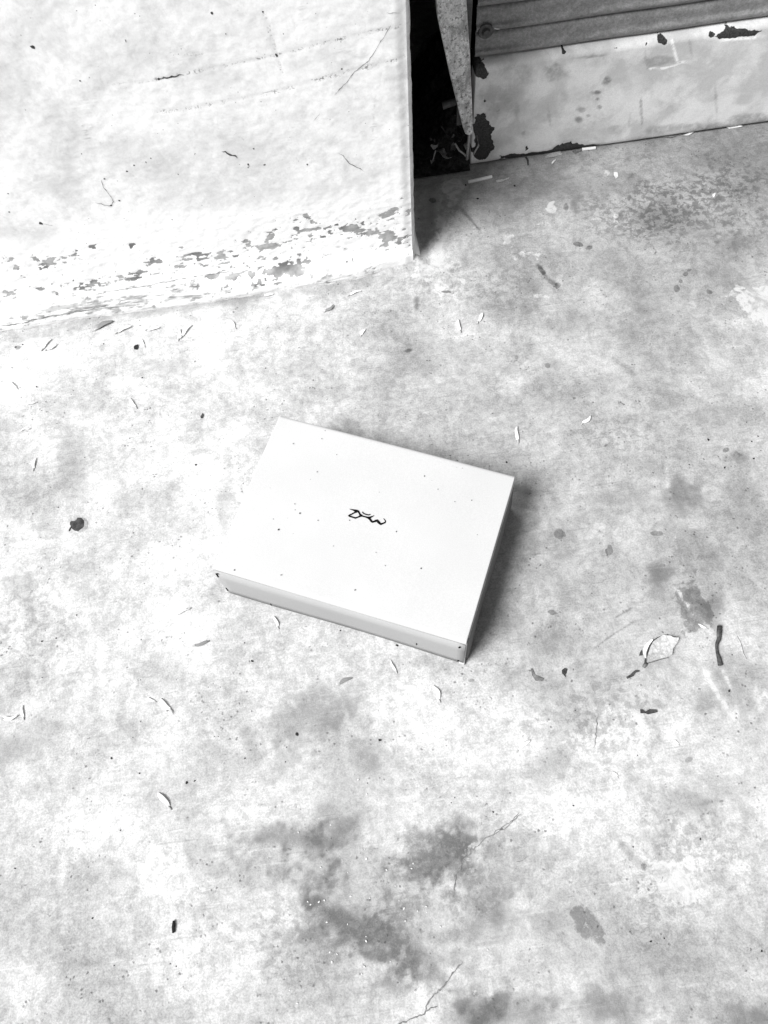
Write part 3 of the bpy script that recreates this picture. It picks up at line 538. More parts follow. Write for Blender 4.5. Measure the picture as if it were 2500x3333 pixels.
# ================================================================== THE TAPERED STEEL BAR
out = [PY(1421, 0, .655), PY(1425, 60, .655), PY(1466, 250, .655), PY(1508, 420, .655), PY(1515, 437, .655), PY(1527, 441, .655), PY(1538, 437, .655), PY(1541, 425, .655), PY(1531, 180, .655), PY(1519, 0, .655)]
o2 = [(out[0][0] - .004, .42)] + [(p[0], p[2]) for p in out] + [(out[-1][0] - .006, .42)]
o2 = [(out[0][0] - .010, .62), (out[0][0] - .004, .42)] + [(p[0], p[2]) for p in out] + [(out[-1][0] - .006, .42), (out[-1][0] - .012, .62)]
bm = bmesh.new()
f = bm.faces.new([bm.verts.new((x, .655, z)) for x, z in o2])
r = bmesh.ops.extrude_face_region(bm, geom=[f])
for v in r['geom']:
    if isinstance(v, bmesh.types.BMVert): v.co.y += .011
bmesh.ops.recalc_face_normals(bm, faces=bm.faces)
es = [e for e in bm.edges if abs(e.verts[0].co.y - e.verts[1].co.y) < 1e-5 and e.verts[0].co.y < .656]
bmesh.ops.bevel(bm, geom=es, offset=.0022, segments=2, profile=.6, affect='EDGES')
bar = link('steel_bar', from_bm('steel_bar', bm), M['bar'])
tag(bar, 'tapered flaking steel bar hanging against the left end of the sill', 'bar')
bm = bmesh.new(); bmesh.ops.create_cone(bm, cap_ends=True, segments=12, radius1=.006, radius2=.005, depth=.03, matrix=Matrix.Translation((.229, .675, .128)) @ Matrix.Rotation(math.radians(80), 4, 'Y'))
link('pin', from_bm('pin', bm), M['bolt'], bar)
bm = bmesh.new(); bm_box(bm, .236, .2525, .6662, .672, .092, .62); link('guide_strip', from_bm('guide_strip', bm), M['bolt'], bar)

# ================================================================== THE WHITE BOX
BL, BW_, BH = .320, .2301, .0913
brz = -math.radians(26.4155)
bx0 = P(692, 1851, BH); bx1 = P(1516, 2094, BH); bx2 = P(912, 1348.5, BH); bx3 = P(1679, 1546, BH)
ctr = (bx0 + bx1 + bx2 + bx3) / 4
box = empty('box', (ctr[0], ctr[1], 0), brz); tag(box, 'flat white cardboard box with a black emblem on its lid', 'box')
hx, hy = BL / 2, BW_ / 2
def rounded(profile, x0, x1):
    pass
# lid: top sheet whose long edges roll down over the front and the back
lidp = [(-hy + .0016, BH - .0080), (-hy + .0006, BH - .0060), (-hy + .0004, BH - .0042), (-hy + .0010, BH - .0020), (-hy + .0022, BH - .0006), (-hy + .0036, BH - .0001), (-hy + .006, BH), (0, BH + .0004), (hy - .006, BH), (hy - .0036, BH - .0001), (hy - .0016, BH - .0014), (hy - .0006, BH - .0040), (hy - .0012, BH - .0070)]
lx = np.concatenate([[-hx, -hx + .0009, -hx + .0018], lin(-hx + .004, hx - .004, .0104), [hx - .0018, hx - .0009, hx]])
V = np.array([(x * (1.0) + .0004 * math.sin(y * 60 + x * 9), y, z + .0005 * math.sin(x * 17 + y * 11) - (.0007 if abs(x) > hx - .0005 else 0)) for x in lx for (y, z) in lidp])
lid = link('lid', grid_mesh('lid', V, len(lx), len(lidp)), M['lid'], box); lid['label'] = 'white lid sheet with rolled long edges'
mod = lid.modifiers.new('thick', 'SOLIDIFY'); mod.thickness = .0022; mod.offset = -1
# front flap (hangs from the lid, slightly proud of the sides), leaning in a little at its foot
fp = [(-hy + .0018, BH - .0075), (-hy + .0014, BH - .03), (-hy + .0020, .045), (-hy + .0030, .02), (-hy + .0044, .0016)]
fxs = lin(-hx + .0005, hx - .0005, .0103)
V = np.array([(x, y + .0009 * math.sin(x * 21 + 1) * (1 - z / BH), z) for x in fxs for (y, z) in fp])
flap = link('front_flap', grid_mesh('front_flap', V, len(fxs), len(fp), flip=True), M['card'], box); flap['label'] = 'front flap of the box, its shade painted in grey'  # grey tone puts the face's shade into the white card
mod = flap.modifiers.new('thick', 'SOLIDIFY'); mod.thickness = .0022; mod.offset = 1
# raw edge of the flap at its right end
bm = bmesh.new(); bm_box(bm, hx - .0006, hx + .0010, -hy + .0012, -hy + .0046, .0014, BH - .008, .0004, 1)
link('cut_edge', from_bm('cut_edge', bm), M['edge'], box)
bm = bmesh.new(); bm_box(bm, hx - .006, hx + .0016, -hy - .0004, -hy + .0050, .0010, .0058, .0012, 2)
link('bent_corner', from_bm('bent_corner', bm), M['lid'], box)
# side walls, set in under the lid, with the double fold showing at the top
for s in (-1, 1):
    sv = []; prs = [(-.0005, BH - .0070), (.0010, BH - .0120), (.0016, .060), (.0026, .030), (.0034, .010), (.0030, .0030), (.0010, .0012)]
    ys_ = [-hy + .0070, -hy + .0085, -hy + .012] + list(lin(-hy + .02, hy - .012, .012)) + [hy - .004, hy - .0015]
    for i, yy_ in enumerate(ys_):
        e = {0: .35, 1: .75, 2: .95}.get(i, 1.0)
        for (dx, z) in prs: sv.append((s * (hx + dx * e - (1 - e) * .003 + .0007 * math.sin(yy_ * 40)), yy_, max(z, .0012 + (1 - e) * .010)))
    w = link('side_wall', grid_mesh('side_wall', np.array(sv), len(ys_), len(prs), flip=(s > 0)), M['inner'], box)  # side card darkened to paint in its shade
    md = w.modifiers.new('thick', 'SOLIDIFY'); md.thickness = .002; md.offset = -1
    for (dx, z0, z1, mt) in ((.0014, BH - .0050, BH - .0022, 'edge'), (.0006, BH - .0078, BH - .0052, 'inner')):
        bm = bmesh.new(); xa = s * (hx + dx); bm_box(bm, min(xa, xa - s * .004), max(xa, xa - s * .004), -hy + .0085, hy - .0012, z0, z1, .0010, 2)
        link('fold', from_bm('fold', bm), M[mt], w)
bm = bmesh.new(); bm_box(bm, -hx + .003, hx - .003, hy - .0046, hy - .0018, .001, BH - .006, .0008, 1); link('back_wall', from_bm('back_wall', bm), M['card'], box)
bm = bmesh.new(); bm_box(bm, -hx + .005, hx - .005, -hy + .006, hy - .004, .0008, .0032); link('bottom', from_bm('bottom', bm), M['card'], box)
# locking slits in the front flap
for (ax, az, bx_, bz, w) in [(-hx + .0022, .078, -hx + .0022, .0665, .0011), (-hx + .0022, .0250, -hx + .0022, .0145, .0011), (hx - .0060, .077, hx - .0075, .072, .0016), (hx - .0060, .0150, hx - .0075, .0095, .0016), (-.0985, .0120, -.0985, .0045, .0011), (.0995, .0335, .0995, .0285, .0010), (-hx + .004, .0795, -hx + .006, .0785, .0010)]:
    yy = float(np.interp(.5 * (az + bz), [.0016, .02, .045, BH - .03, BH - .0075], [-hy + .0044, -hy + .0030, -hy + .0020, -hy + .0014, -hy + .0018])) - .0034; d = Vector((bx_ - ax, 0, bz - az)).normalized(); s = Vector((-d.z, 0, d.x)) * w * .5
    a = Vector((ax, 0, az)); b_ = Vector((bx_, 0, bz)); yo = Vector((0, yy, 0))
    V = [a + s + yo, a - s + yo, b_ - s + yo, b_ + s + yo]; V += [v + Vector((0, .0016, 0)) for v in V]
    link('slit', mesh('slit', V, [(0, 1, 2, 3), (0, 4, 5, 1), (1, 5, 6, 2), (2, 6, 7, 3), (3, 7, 4, 0)]), M['ink'], flap)
# printed emblem
binv = Matrix.Translation((ctr[0], ctr[1], 0)) @ Matrix.Rotation(brz, 4, 'Z'); binv.invert()
def on_lid(cx, cy, z): 
    p = P(1100 + cx / 8.295, 1620 + cy / 8.295, BH); q = binv @ Vector(p); return Vector((q.x, q.y, z))
EM = [[(318, 313, 9), (375, 328, 16), (430, 343, 28), (500, 368, 48), (550, 375, 34), (580, 428, 24), (600, 465, 30), (625, 492, 46), (665, 505, 24), (720, 518, 22), (785, 537, 28), (840, 552, 44)],
      [(500, 380, 44), (450, 410, 22), (380, 447, 22), (320, 475, 24), (298, 496, 34), (320, 510, 26), (390, 530, 24), (475, 556, 28), (545, 530, 22), (620, 496, 34)],
      [(835, 548, 36), (875, 536, 30), (920, 517, 20), (982, 489, 8)],
      [(838, 552, 42), (868, 592, 32), (905, 645, 32), (930, 662, 34), (985, 650, 30), (1020, 634, 40), (1060, 625, 44), (1090, 660, 42), (1130, 702, 36), (1160, 722, 36), (1215, 702, 26), (1270, 678, 24), (1286, 655, 18), (1282, 632, 16), (1262, 602, 13), (1232, 566, 9)],
      [(660, 386, 12), (676, 415, 18), (705, 440, 20), (760, 458, 20), (820, 473, 20), (852, 468, 18), (882, 453, 10)]]
EV = []; EF = []
for k, st in enumerate(EM):
    for i, (a, b, w) in enumerate(st):
        z = BH + .0009 + .00003 * k; p = on_lid(a, b, z); q0 = on_lid(*st[max(i - 1, 0)][:2], z); q1 = on_lid(*st[min(i + 1, len(st) - 1)][:2], z)
        t = (q1 - q0).normalized(); s = Vector((-t.y, t.x, 0)) * (w * .92 / 8.295 / 2640)
        EV += [p + s, p - s]
        if i: n0 = len(EV); EF.append((n0 - 4, n0 - 3, n0 - 1, n0 - 2))
for (a, b, r_) in [(1128, 362, 1), (543, 535, 1.1), (443, 613, 1.3), (997, 622, 1), (1112, 796, 1.1), (802, 897, .9), (624, 341, .8), (1192, 423, .7), (1270, 482, .7), (776, 569, .8), (235, 803, 1), (455, 825, .8), (628, 570, .7), (520, 492, .7), (646, 187, .7), (513, 209, .8), (1350, 476, .8), (900, 720, .6), (700, 690, .6)]:
    q = binv @ Vector(P(600 + a / 1.4426, 1300 + b / 1.4426, BH)); V = [(q.x + .00085 * r_ * math.cos(k) * (1 + .4 * math.sin(a + k)), q.y + .0011 * r_ * math.sin(k) * (1 + .3 * math.cos(b + k)), BH + .0011) for k in (0, 1.05, 2.1, 3.14, 4.2, 5.2)]
    link('speck', mesh('speck', V, [tuple(range(6))]), M['crack'], lid)
em = link('emblem', mesh('emblem', EV, EF), M['ink'], lid); em['label'] = 'black angular printed emblem'
# ================================================================== LITTER
def seed_meshes(var):
    """winged seed along +x: wing tip at x=1, nut at x=0, unit length"""
    r = random.Random(var); n = 9; V = []; F = []; curve = r.uniform(-.10, .10)
    for i in range(n):
        t = i / (n - 1); x = .20 + .80 * t
        w = .092 * math.sin(math.pi * min(1, (.10 + .90 * t) ** .8 * .97)) ** .65 * (1 + .15 * math.sin(5 * t + var))
        cy = curve * math.sin(math.pi * t) + .02 * math.sin(7 * t + var); zc = .035 + .075 * math.sin(math.pi * t * .9) * r.uniform(.8, 1.2) + (.05 * t if var % 2 else 0)
        for k, (dy, dz) in enumerate([(-1, .03), (-.4, -.005), (.3, .0), (1, .045)]): V.append((x, cy + dy * w, zc + dz))
    for i in range(n - 1):
        for k in range(3): F.append((i * 4 + k, (i + 1) * 4 + k, (i + 1) * 4 + k + 1, i * 4 + k + 1))
    m_ = len(V); V += [(a, b, c - .018) for (a, b, c) in V]
    F += [tuple(m_ + q for q in f[::-1]) for f in F]
    for i in range(n - 1):
        F.append((i * 4, m_ + i * 4, m_ + (i + 1) * 4, (i + 1) * 4)); F.append((i * 4 + 3, (i + 1) * 4 + 3, m_ + (i + 1) * 4 + 3, m_ + i * 4 + 3))
    F.append((0, 1, 2, 3, m_ + 3, m_ + 2, m_ + 1, m_)); e = (n - 1) * 4; F.append((e + 3, e + 2, e + 1, e, m_ + e, m_ + e + 1, m_ + e + 2, m_ + e + 3))
    wing = mesh('wing', V, F, True)
    Vn, Fn = tube([(0, 0, .045), (.05, .005, .05), (.13, .01, .055), (.20, .006, .05), (.27, 0, .045)], [.012, .040, .050, .038, .014], 7)
    return wing, mesh('nut', Vn, Fn, True)
SM = [seed_meshes(v) for v in range(6)]
def copy_mesh_with(me, mat):
    c = me.copy(); c.materials.clear(); c.materials.append(mat); return c
SMW = [(copy_mesh_with(w, M['wing']), copy_mesh_with(n_, M['nut'])) for w, n_ in SM]
SMD = [(copy_mesh_with(w, M['dwing']), copy_mesh_with(n_, M['nut'])) for w, n_ in SM]
LB_W = 'pale winged seed lying on the floor along the foot of the white wall'
LB_L = 'pale winged seed on the bare floor between box and white wall foot'
LB_F = 'pale winged seed lying on open concrete in front of the box'
LB_R = 'pale winged seed on the concrete beyond the box, towards the sill'
SEEDS = [((170, 1106), (134, 1144), 0, LB_W), ((187, 1122), (145, 1143), 0, LB_W), ((371, 1048), (307, 1077), 1, 'withered grey winged seed beside a dirty patch at the wall foot'), ((430, 1064), (373, 1088), 0, LB_W), ((522, 1066), (470, 1076), 0, LB_W), ((585, 1073), (581, 1112), 0, LB_W), ((627, 1061), (587, 1104), 0, LB_W),
         ((741, 1045), (770, 1072), 0, LB_W), ((461, 1103), (473, 1132), 0, LB_W), ((33, 1245), (60, 1268), 0, LB_L), ((892, 958), (851, 963), 0, LB_W), ((425, 995), (458, 999), 0, LB_W), ((1177, 950), (1131, 964), 0, LB_W), ((1088, 995), (1054, 1018), 2, 'dark slender winged seed on the floor below the wall corner'),
         ((1191, 1072), (1173, 1096), 0, LB_R), ((1488, 1042), (1500, 1085), 0, LB_R), ((1570, 1018), (1554, 1055), 0, LB_R), ((1436, 953), (1477, 955), 2, 'winged seed with half of its wing darkened, past the wall corner'), ((79, 1317), (124, 1309), 0, LB_L), ((68, 1405), (103, 1394), 0, LB_L), ((423, 1297), (447, 1332), 0, LB_L), ((116, 1492), (109, 1535), 0, LB_L),
         ((564, 2007), (623, 1979), 0, LB_F), ((890, 2008), (908, 2049), 0, LB_F), ((75, 2296), (79, 2345), 0, LB_F), ((60, 2331), (0, 2342), 0, LB_F), ((524, 2274), (563, 2318), 0, LB_F), ((480, 2273), (510, 2286), 0, LB_F), ((513, 2584), (559, 2637), 0, 'largest and whitest winged seed, far out in front of the box'), ((680, 2088), (624, 2105), 1, 'thin grey winged seed lying parallel to the front of the box'),
         ((1272, 2149), (1294, 2194), 0, LB_F), ((1410, 2233), (1434, 2289), 0, LB_F), ((1147, 2209), (1096, 2231), 1, 'grey withered seed with a blunt head in front of the box'), ((1725, 2410), (1678, 2451), 0, 'bright white winged seed bent in two halves on dull concrete'), ((2189, 2410), (2213, 2428), 0, LB_F), ((1992, 2513), (2014, 2533), 0, LB_F),
         ((1684, 1389), (1687, 1445), 0, 'winged seed with a dark nut just behind the far box corner'), ((1923, 1355), (1891, 1384), 0, LB_R), ((2329, 630), (2321, 645), 0, LB_R), ((2271, 2033), (2306, 2049), 0, 'white curled winged seed lying on the dark stain'), ((1470, 958), (1440, 952), 0, None)]
for k, (a, b, kind, lb) in enumerate(SEEDS):
    if lb is None: continue
    A = P(*a); B = P(*b); d = A - B; Ls = float(np.hypot(d[0], d[1])); th = math.atan2(d[1], d[0])
    o = empty('winged_seed', (B[0], B[1], .0003), th); w_, n_ = (SMD if kind else SMW)[(k * 5 + 2) % 6]
    wo_ = link('wing', w_, None, o); no_ = link('nut', n_, None, o)
    fw = 1.35 if Ls < .016 else 1.0
    for q in (wo_, no_): q.scale = (Ls, Ls * fw * (1.15 if k % 3 else .95), Ls * .85)
    if kind == 2: wo_.active_material = wo_.active_material
    tag(o, lb, 'seed', 'winged seeds scattered on the floor')

# crumbs of dirt, grains of grit
def lump(var):
    r = random.Random(100 + var); bm = bmesh.new(); bmesh.ops.create_icosphere(bm, subdivisions=1, radius=1)
    sx_, sy_ = r.uniform(.8, 1.3), r.uniform(.6, 1.0)
    for v in bm.verts: v.co = Vector((v.co.x * sx_, v.co.y * sy_, v.co.z * .6)) * r.uniform(.75, 1.2)
    zmin = min(v.co.z for v in bm.verts)
    for v in bm.verts: v.co.z -= zmin
    return from_bm('lump', bm, False)
LM = [lump(v) for v in range(6)]
LC = [copy_mesh_with(m_, M['crumb']) for m_ in LM]; LG = [copy_mesh_with(m_, M['grit']) for m_ in LM]
def crumbs(ox, oy, s, L): return [(ox + a / s, oy + b / s, r / s) for (a, b, r) in L]
CR = crumbs(0, 1200, 1.843, [(577, 63, 4), (220, 110, 8), (187, 228, 4), (428, 155, 3.4), (853, 55, 6), (505, 10, 3.5), (830, 392, 3.5), (1072, 424, 3.4), (1175, 578, 9), (508, 533, 4), (350, 832, 5), (1033, 1062, 3.5), (1078, 1066, 3.5), (895, 1197, 4), (722, 1142, 3.4), (867, 1290, 3.4), (342, 329, 3.5)]) + \
     crumbs(0, 1900, 1.843, [(252, 346, 7), (337, 327, 6), (272, 283, 3.5), (460, 188, 6), (848, 335, 4), (253, 562, 3.5), (843, 577, 3.5), (1057, 577, 3.4), (1250, 621, 3.5), (837, 1137, 6), (668, 1047, 7), (1120, 1195, 8), (1168, 1183, 6), (1470, 1047, 6), (1287, 917, 3.5), (1310, 917, 3.5), (797, 922, 3.5), (843, 826, 3.5), (1512, 465, 8), (1467, 355, 5)]) + \
     crumbs(800, 2000, 1.843, [(567, 97, 6), (610, 190, 3.5), (908, 187, 8), (307, 718, 10), (246, 797, 4.5), (238, 885, 5), (804, 755, 10), (730, 1012, 4), (1254, 1098, 4.5), (1233, 1130, 3.5), (1482, 1185, 4)]) + \
     crumbs(1600, 1900, 1.843, [(502, 760, 4.5), (1424, 645, 8), (1443, 427, 5), (490, 1332, 5), (10, 1370, 5), (875, 1030, 4)]) + \
     crumbs(0, 600, 1.659, [(560, 862, 6), (85, 880, 8), (123, 865, 6), (755, 735, 4), (757, 762, 4), (485, 727, 4.5), (65, 990, 4), (430, 700, 4.5), (520, 1052, 4), (1435, 993, 5)]) + \
     crumbs(1500, 500, 1.659, [(90, 245, 9), (290, 175, 9), (27, 172, 9), (665, 804, 4.5), (1022, 1029, 4.5)]) + \
     crumbs(1600, 1200, 1.843, [(1185, 576, 5), (1300, 428, 9), (1398, 594, 8), (1572, 540, 9), (1560, 438, 7), (90, 562, 9), (181, 686, 3.8), (1530, 322, 4), (1598, 406, 6), (795, 440, 5), (1615, 492, 5)]) + \
     crumbs(0, 2633, 1.843, [(555, 655, 6), (92, 357, 5), (722, 128, 4), (1021, 929, 4), (1057, 945, 5), (685, 940, 4)]) + crumbs(1600, 2633, 1.843, [(849, 228, 5), (1252, 180, 6), (1620, 853, 6), (955, 795, 6), (1036, 777, 5)])
for k, (x, y, r) in enumerate(CR):
    p = P(x, y); o = link('dirt_crumb', LC[k % 6]); o.location = (p[0], p[1], -.0001); s = r / 2500 * .95
    o.scale = (s, s, s * .8); o.rotation_euler = (0, 0, k * 2.4)
    NEAR = [((250, 1710), 170, 'close to the round dried blot'), ((2150, 2120), 330, 'around the bleached leaf and twig'), ((1560, 620), 230, 'in the corner between wall and sill'), ((2300, 1450), 330, 'on the scuffed concrete right of the box'), ((1100, 2800), 420, 'among the dark stains and white grit')]
    where = next((t for c, rad, t in NEAR if math.hypot(x - c[0], y - c[1]) < rad), None)
    if where is None: where = 'near the foot of the white wall' if p[1] > .40 else 'under the front edge of the box' if (math.hypot(x - 1100, y - 2080) < 330) else 'on bare floor between white wall and box' if y < 1950 else 'on open pale concrete in front of the box' if x < 1000 else 'on dull concrete beyond the right box corner'
    tag(o, 'tiny dark crumb of dirt ' + where, 'crumb', 'dark crumbs scattered over the floor')
GR = [(440, 57), (316, 140), (510, 96), (712, 240), (725, 300), (450, 350), (614, 382), (845, 367), (1005, 328), (994, 358), (897, 462), (630, 524), (745, 536), (920, 551), (472, 548), (390, 574), (372, 556), (440, 558), (1082, 585), (1032, 612), (1086, 621), (950, 598), (487, 680), (611, 692), (958, 672), (1168, 707), (722, 766), (722, 792), (505, 860), (548, 871), (868, 916), (712, 946), (695, 990), (265, 1088), (518, 918), (310, 1167), (1452, 845)]
GR = [(800 + a / 1.843, 2633 + b / 1.843) for a, b in GR] + [(800 + a / 1.843, 2000 + b / 1.843) for a, b in [(675, 992), (728, 1077)]]
for k, (x, y) in enumerate(GR):
    p = P(x, y); o = link('white_grit', LG[k % 6]); o.location = (p[0], p[1], -.0001); s = .0008 + .0006 * ((k * 37) % 10) / 10
    o.scale = (s, s, s); o.rotation_euler = (0, 0, k * 1.7)
    tag(o, 'tiny white grain of grit on the stained concrete in front of the box', 'grit', 'white grit on the dark stains')

def leaf(name, pts, mat, z=.0006, curl=.002, seed=0, parent=None, place=None, thick=.0004):
    """a thin curled scrap with the outline given"""
    r = random.Random(seed); W = [place(*p) if place else P(*p) for p in pts]
    bm = bmesh.new(); f = bm.faces.new([bm.verts.new(Vector(w)) for w in W])
    bmesh.ops.triangulate(bm, faces=[f]); bmesh.ops.subdivide_edges(bm, edges=bm.edges[:], cuts=2, use_grid_fill=True)
    c = sum((v.co for v in bm.verts), Vector()) / len(bm.verts); R_ = max((v.co - c).length for v in bm.verts); a = r.uniform(0, 3.14)
    for v in bm.verts:
        q = (v.co - c) / R_; u = q.x * math.cos(a) + q.y * math.sin(a); w = -q.x * math.sin(a) + q.y * math.cos(a)
        v.co.z += z + curl * (u * u + .35 * math.sin(4 * w + seed) + .35) + r.uniform(0, .12) * curl
    zmin = min(v.co.z for v in bm.verts); base = min(w[2] for w in W)
    for v in bm.verts: v.co.z += base + .0006 - zmin
    g = bmesh.ops.extrude_face_region(bm, geom=bm.faces[:])
    for v in g['geom']:
        if isinstance(v, bmesh.types.BMVert): v.co.z += thick
    bmesh.ops.recalc_face_normals(bm, faces=bm.faces[:])
    return link(name, from_bm(name, bm), mat, parent)
S6 = lambda L: [(2000 + a / 3.687, 1980 + b / 3.687) for a, b in L]
S2 = lambda L: [(1600 + a / 1.843, 1900 + b / 1.843) for a, b in L]
# bleached leaf with rib, standing free of the rest
bl = empty('papery_leaf', tuple(P(2090, 2110)), 0); tag(bl, 'bleached papery torn leaf with a dark curled rib beside the twig', 'leaf')
def under(o, par): 
    o.parent = par; o.matrix_parent_inverse = Matrix.Translation(par.location).inverted()
under(leaf('blade', S6([(370, 640), (395, 560), (430, 460), (470, 395), (580, 325), (650, 340), (700, 370), (755, 375), (740, 430), (690, 500), (680, 575), (560, 612), (430, 650)]), M['pleaf'], curl=.0060, seed=3), bl)
under(leaf('curled_margin', S6([(345, 600), (335, 500), (380, 430), (440, 378), (452, 392), (410, 450), (375, 540), (368, 620)]), M['wing'], z=.004, curl=.004, seed=4), bl)
V, F = tube([Vector(P(*q, .0016)) for q in S6([(368, 690), (372, 620), (392, 530), (425, 450), (455, 395), (520, 350), (585, 325)])], [.0014, .0011, .0013, .0012, .0007, .0004, .0003], 6); under(link('rib', mesh('rib', V, F, True), M['leaf']), bl)
V, F = tube([Vector(P(*q, .0012)) for q in S6([(350, 705), (368, 680), (390, 665)])], [.0020, .0026, .0016], 7); under(link('stalk', mesh('stalk', V, F, True), M['lleaf']), bl)
V, F = tube([Vector(P(*q, .0010)) for q in S6([(395, 660), (470, 640), (560, 612), (660, 590)])], [.0004, .00035, .0003, .0002], 5); under(link('vein', mesh('vein', V, F, True), M['leaf']), bl)
for lb, pts, mt in [('small dark three-cornered leaf scrap touching the bleached leaf tip', S6([(620, 315), (680, 332), (745, 348), (740, 362), (690, 370), (655, 345)]), 'leaf'), ('small dark scrap tucked against the bleached leaf stalk side', S6([(292, 572), (310, 520), (330, 495), (334, 570)]), 'leaf'),
                    ('dark leaf scrap with ragged ends just below the bleached leaf', S6([(138, 828), (150, 852), (230, 815), (255, 775), (297, 764), (298, 750), (250, 744), (215, 768), (195, 795)]), 'leaf'), ('long dark leaf scrap with a notch, lying crosswise on pale concrete', S6([(305, 1215), (310, 1262), (370, 1262), (400, 1275), (470, 1262), (514, 1250), (500, 1222), (420, 1212), (372, 1240), (330, 1214)]), 'leaf'),
                    ('dark comma-shaped leaf scrap in front of the right box corner', S2([(233, 512), (244, 512), (262, 548), (312, 572), (300, 588), (262, 582), (243, 550)]), 'lleaf'), ('dark drop-shaped leaf scrap with a thin tail', S2([(420, 520), (436, 509), (453, 514), (450, 535), (441, 548), (445, 567), (433, 550), (422, 540)]), 'leaf'),
                    ('small dark curled scrap left of the box on pale concrete', [(653, 1357), (660, 1345), (663, 1352), (659, 1362), (655, 1364)], 'leaf'), ('dark rounded husk lying near the foot of the white wall', [(436, 1131), (441, 1125), (451, 1123), (451, 1133), (446, 1140), (438, 1139)], 'crumb'),
                    ('pale chip of paint on the dim floor before the sill', [(1998, 562), (2010, 565), (2012, 575), (2005, 584), (1997, 572)], 'grit')]:
    tag(leaf('paint_chip' if 'paint' in lb else 'husk' if 'husk' in lb else 'leaf_scrap', pts, M[mt], curl=.0012, seed=len(lb)), lb, 'scrap')
# twig
tp = [(1262, 215), (1258, 290), (1254, 370), (1232, 420), (1226, 465), (1236, 545), (1255, 600), (1272, 682)]
V, F = tube([Vector(P(*S6([q])[0], .0030)) for q in tp], [.0030, .0032, .0026, .0022, .0019, .0019, .0026, .0032], 9)
tw = link('twig', mesh('twig', V, F, True), M['twig']); tag(tw, 'short dark crooked twig lying on the concrete by the bleached leaf', 'twig')
V, F = tube([Vector(P(*S6([q])[0], .0046)) for q in [(1249, 248), (1245, 300), (1243, 350)]], [.0006, .0009, .0005], 5); link('bark_ridge', mesh('bark_ridge', V, F, True), M['lleaf'], tw)
V, F = tube([Vector(P(*S6([q])[0], .0008)) for q in [(1470, 330), (1500, 390), (1525, 460), (1545, 540), (1585, 610)]], [.0004, .0007, .0009, .0007, .0004], 5)
tag(link('straw', mesh('straw', V, F, True), M['nut']), 'thin pale dry stem lying beyond the dark twig', 'stem')
pg = P(566, 3017); V, F = tube([(pg[0] - .0004, pg[1] - .006, .0018), (pg[0], pg[1], .0024), (pg[0] + .0006, pg[1] + .0062, .0018)], [.0012, .0019, .0012], 7)
tag(link('splinter', mesh('splinter', V, F, True), M['crumb']), 'short black splinter lying alone far in front of the box', 'splinter')
# dried blot left of the box
bt = empty('dried_blot', tuple(P(252, 1708)), 0); tag(bt, 'round dark dried blot with a short tail left of the box', 'blot')
B7 = lambda L: [(150 + a / 6.636, 1600 + b / 6.636) for a, b in L]
def flat(name, pts, h, mat, par, dome=.0):
    W = [Vector(P(*p)) for p in pts]; c = sum(W, Vector()) / len(W); n = len(W); V = []; F = []
    for s, z in ((1.04, -.0008), (1.0, h * .6), (.85, h), (.5, h + dome)): V += [Vector((c.x + (w.x - c.x) * s, c.y + (w.y - c.y) * s, z)) for w in W]
    for k in range(3):
        for i in range(n): F.append((k * n + i, k * n + (i + 1) % n, (k + 1) * n + (i + 1) % n, (k + 1) * n + i))
    F.append(tuple(3 * n + i for i in range(n))); o = link(name, mesh(name, V, F), mat); under(o, par); return o
flat('blot_core', B7([(520, 660), (545, 640), (620, 640), (660, 610), (680, 565), (760, 568), (815, 620), (830, 680), (815, 760), (760, 810), (700, 855), (620, 845), (560, 800), (540, 750), (515, 710)]), .0010, M['blot'], bt, .0004)
flat('blot_rim', B7([(600, 640), (680, 562), (780, 560), (860, 585), (900, 640), (910, 710), (890, 790), (830, 850), (740, 885), (660, 860), (600, 800)]), .0004, M['lleaf'] if False else plain('faded_blot_rim', .30, .3, 200), bt)
flat('tail', B7([(545, 745), (560, 770), (535, 810), (515, 855), (490, 858), (495, 825), (520, 785)]), .0012, M['blot'], bt)

# paper stubs at the sill
for a, b, r, lb in [((1524, 592), (1602, 575), .0028, 'white paper stub lying on the floor before the sill corner'), ((1895, 486), (1939, 481), .0026, 'white paper stub wedged under the lower edge of the sill'), ]:
    A = Vector(P(*a, r)); B = Vector(P(*b, r)); A.z = B.z = r * 1.0
    V, F = tube([A, A + (B - A) * .02, A + (B - A) * .98, B], [r * .8, r, r, r * .8], 10)
    tag(link('paper_stub', mesh('paper_stub', V, F), M['stub']), lb, 'stub')
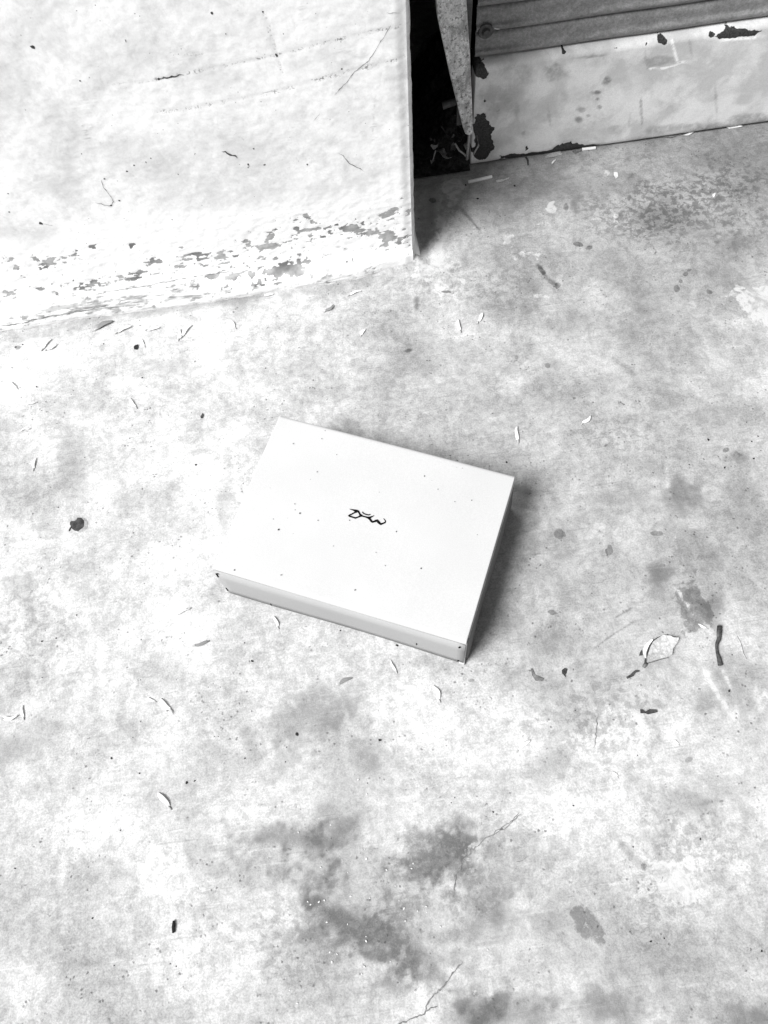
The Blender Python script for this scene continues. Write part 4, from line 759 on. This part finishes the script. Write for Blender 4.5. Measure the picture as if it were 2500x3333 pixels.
# leaf litter along the sill and in the slot
S3 = lambda L: [(1500 + a / 1.659, b / 1.659) for a, b in L]
for lb, pts, mt in [('pale brown curled leaf caught under the chipped edge of the sill', S3([(455, 848), (480, 832), (535, 820), (548, 836), (500, 852), (460, 856)]), 'nut'), ('grey rolled leaf beside the wedged paper stub', S3([(600, 822), (640, 798), (690, 795), (650, 818), (615, 832)]), 'lleaf'), ('dull leaf lying under the smooth rolled part of the sill', S3([(1080, 745), (1120, 715), (1180, 712), (1190, 730), (1130, 748)]), 'lleaf'),
                    ('white leaf shred at the sill foot next to a dull leaf', S3([(1200, 735), (1235, 716), (1258, 718), (1230, 734)]), 'wing'), ('white curled shred furthest along the sill foot', S3([(1430, 690), (1465, 672), (1490, 676), (1520, 688), (1480, 692), (1450, 698)]), 'wing'), ('thin white shred on the floor in front of the chipped sill edge', S3([(488, 885), (500, 868), (516, 860), (510, 872), (495, 886)]), 'wing'),
                    ('dark crooked leaf stalk sticking out from the sill', S3([(345, 850), (356, 848), (366, 870), (366, 895), (360, 895), (356, 872)]), 'leaf'), ('pale seed husk near the paper stub on the dim floor', S3([(190, 975), (230, 972), (262, 960), (258, 968), (225, 984), (195, 986)]), 'nut')]:
    tag(leaf('dry_leaf', pts, M[mt], curl=.0016, seed=len(lb) + 7), lb, 'leaf', 'leaf litter along the sill')
rl = random.Random(31)
for k in range(16):
    x = rl.uniform(.20, .262); y = rl.uniform(.678, .735); zz = .008 + .070 * max(0, (x - .190) / .072) * max(0, (y - .667) / .068) * .9
    n = rl.randint(5, 7); a0 = rl.uniform(0, 6.28); L = rl.uniform(.006, .014); W = rl.uniform(.35, .6)
    pts = [(x + L * math.cos(6.283 * i / n) * math.cos(a0) - L * W * math.sin(6.283 * i / n) * math.sin(a0), y + L * math.cos(6.283 * i / n) * math.sin(a0) + L * W * math.sin(6.283 * i / n) * math.cos(a0)) for i in range(n)]
    o = leaf('dry_leaf', pts, M[('lleaf', 'leaf', 'nut', 'lleaf')[k % 4]], curl=.006, seed=k, place=lambda a, b: np.array([a, b, 0.0])); o.location.z = zz
    tag(o, 'crumpled dry leaf in the dark slot under the steel bar', 'leaf', 'dry leaves in the dark slot')
for k, (pts, r) in enumerate([([(.236, .676, .050), (.243, .672, .038), (.252, .670, .030), (.258, .670, .020)], .0016), ([(.2575, .668, .078), (.2570, .668, .050), (.2560, .669, .020)], .0022), ([(.270, .667, .066), (.274, .666, .048), (.266, .667, .030)], .0014), ([(.205, .682, .036), (.2, .684, .012)], .0010)]):
    V, F = tube([Vector(p) for p in pts], [r] * len(pts), 6)
    tag(link('straw', mesh('straw', V, F, True), M['nut']), ['pale bent stem arching out of the dark slot', 'upright pale stem right under the tip of the steel bar', 'pale crooked stem against the chipped end of the sill', 'thin pale stem standing at the wall side of the slot'][k], 'stem')
print('objects', len(bpy.data.objects))
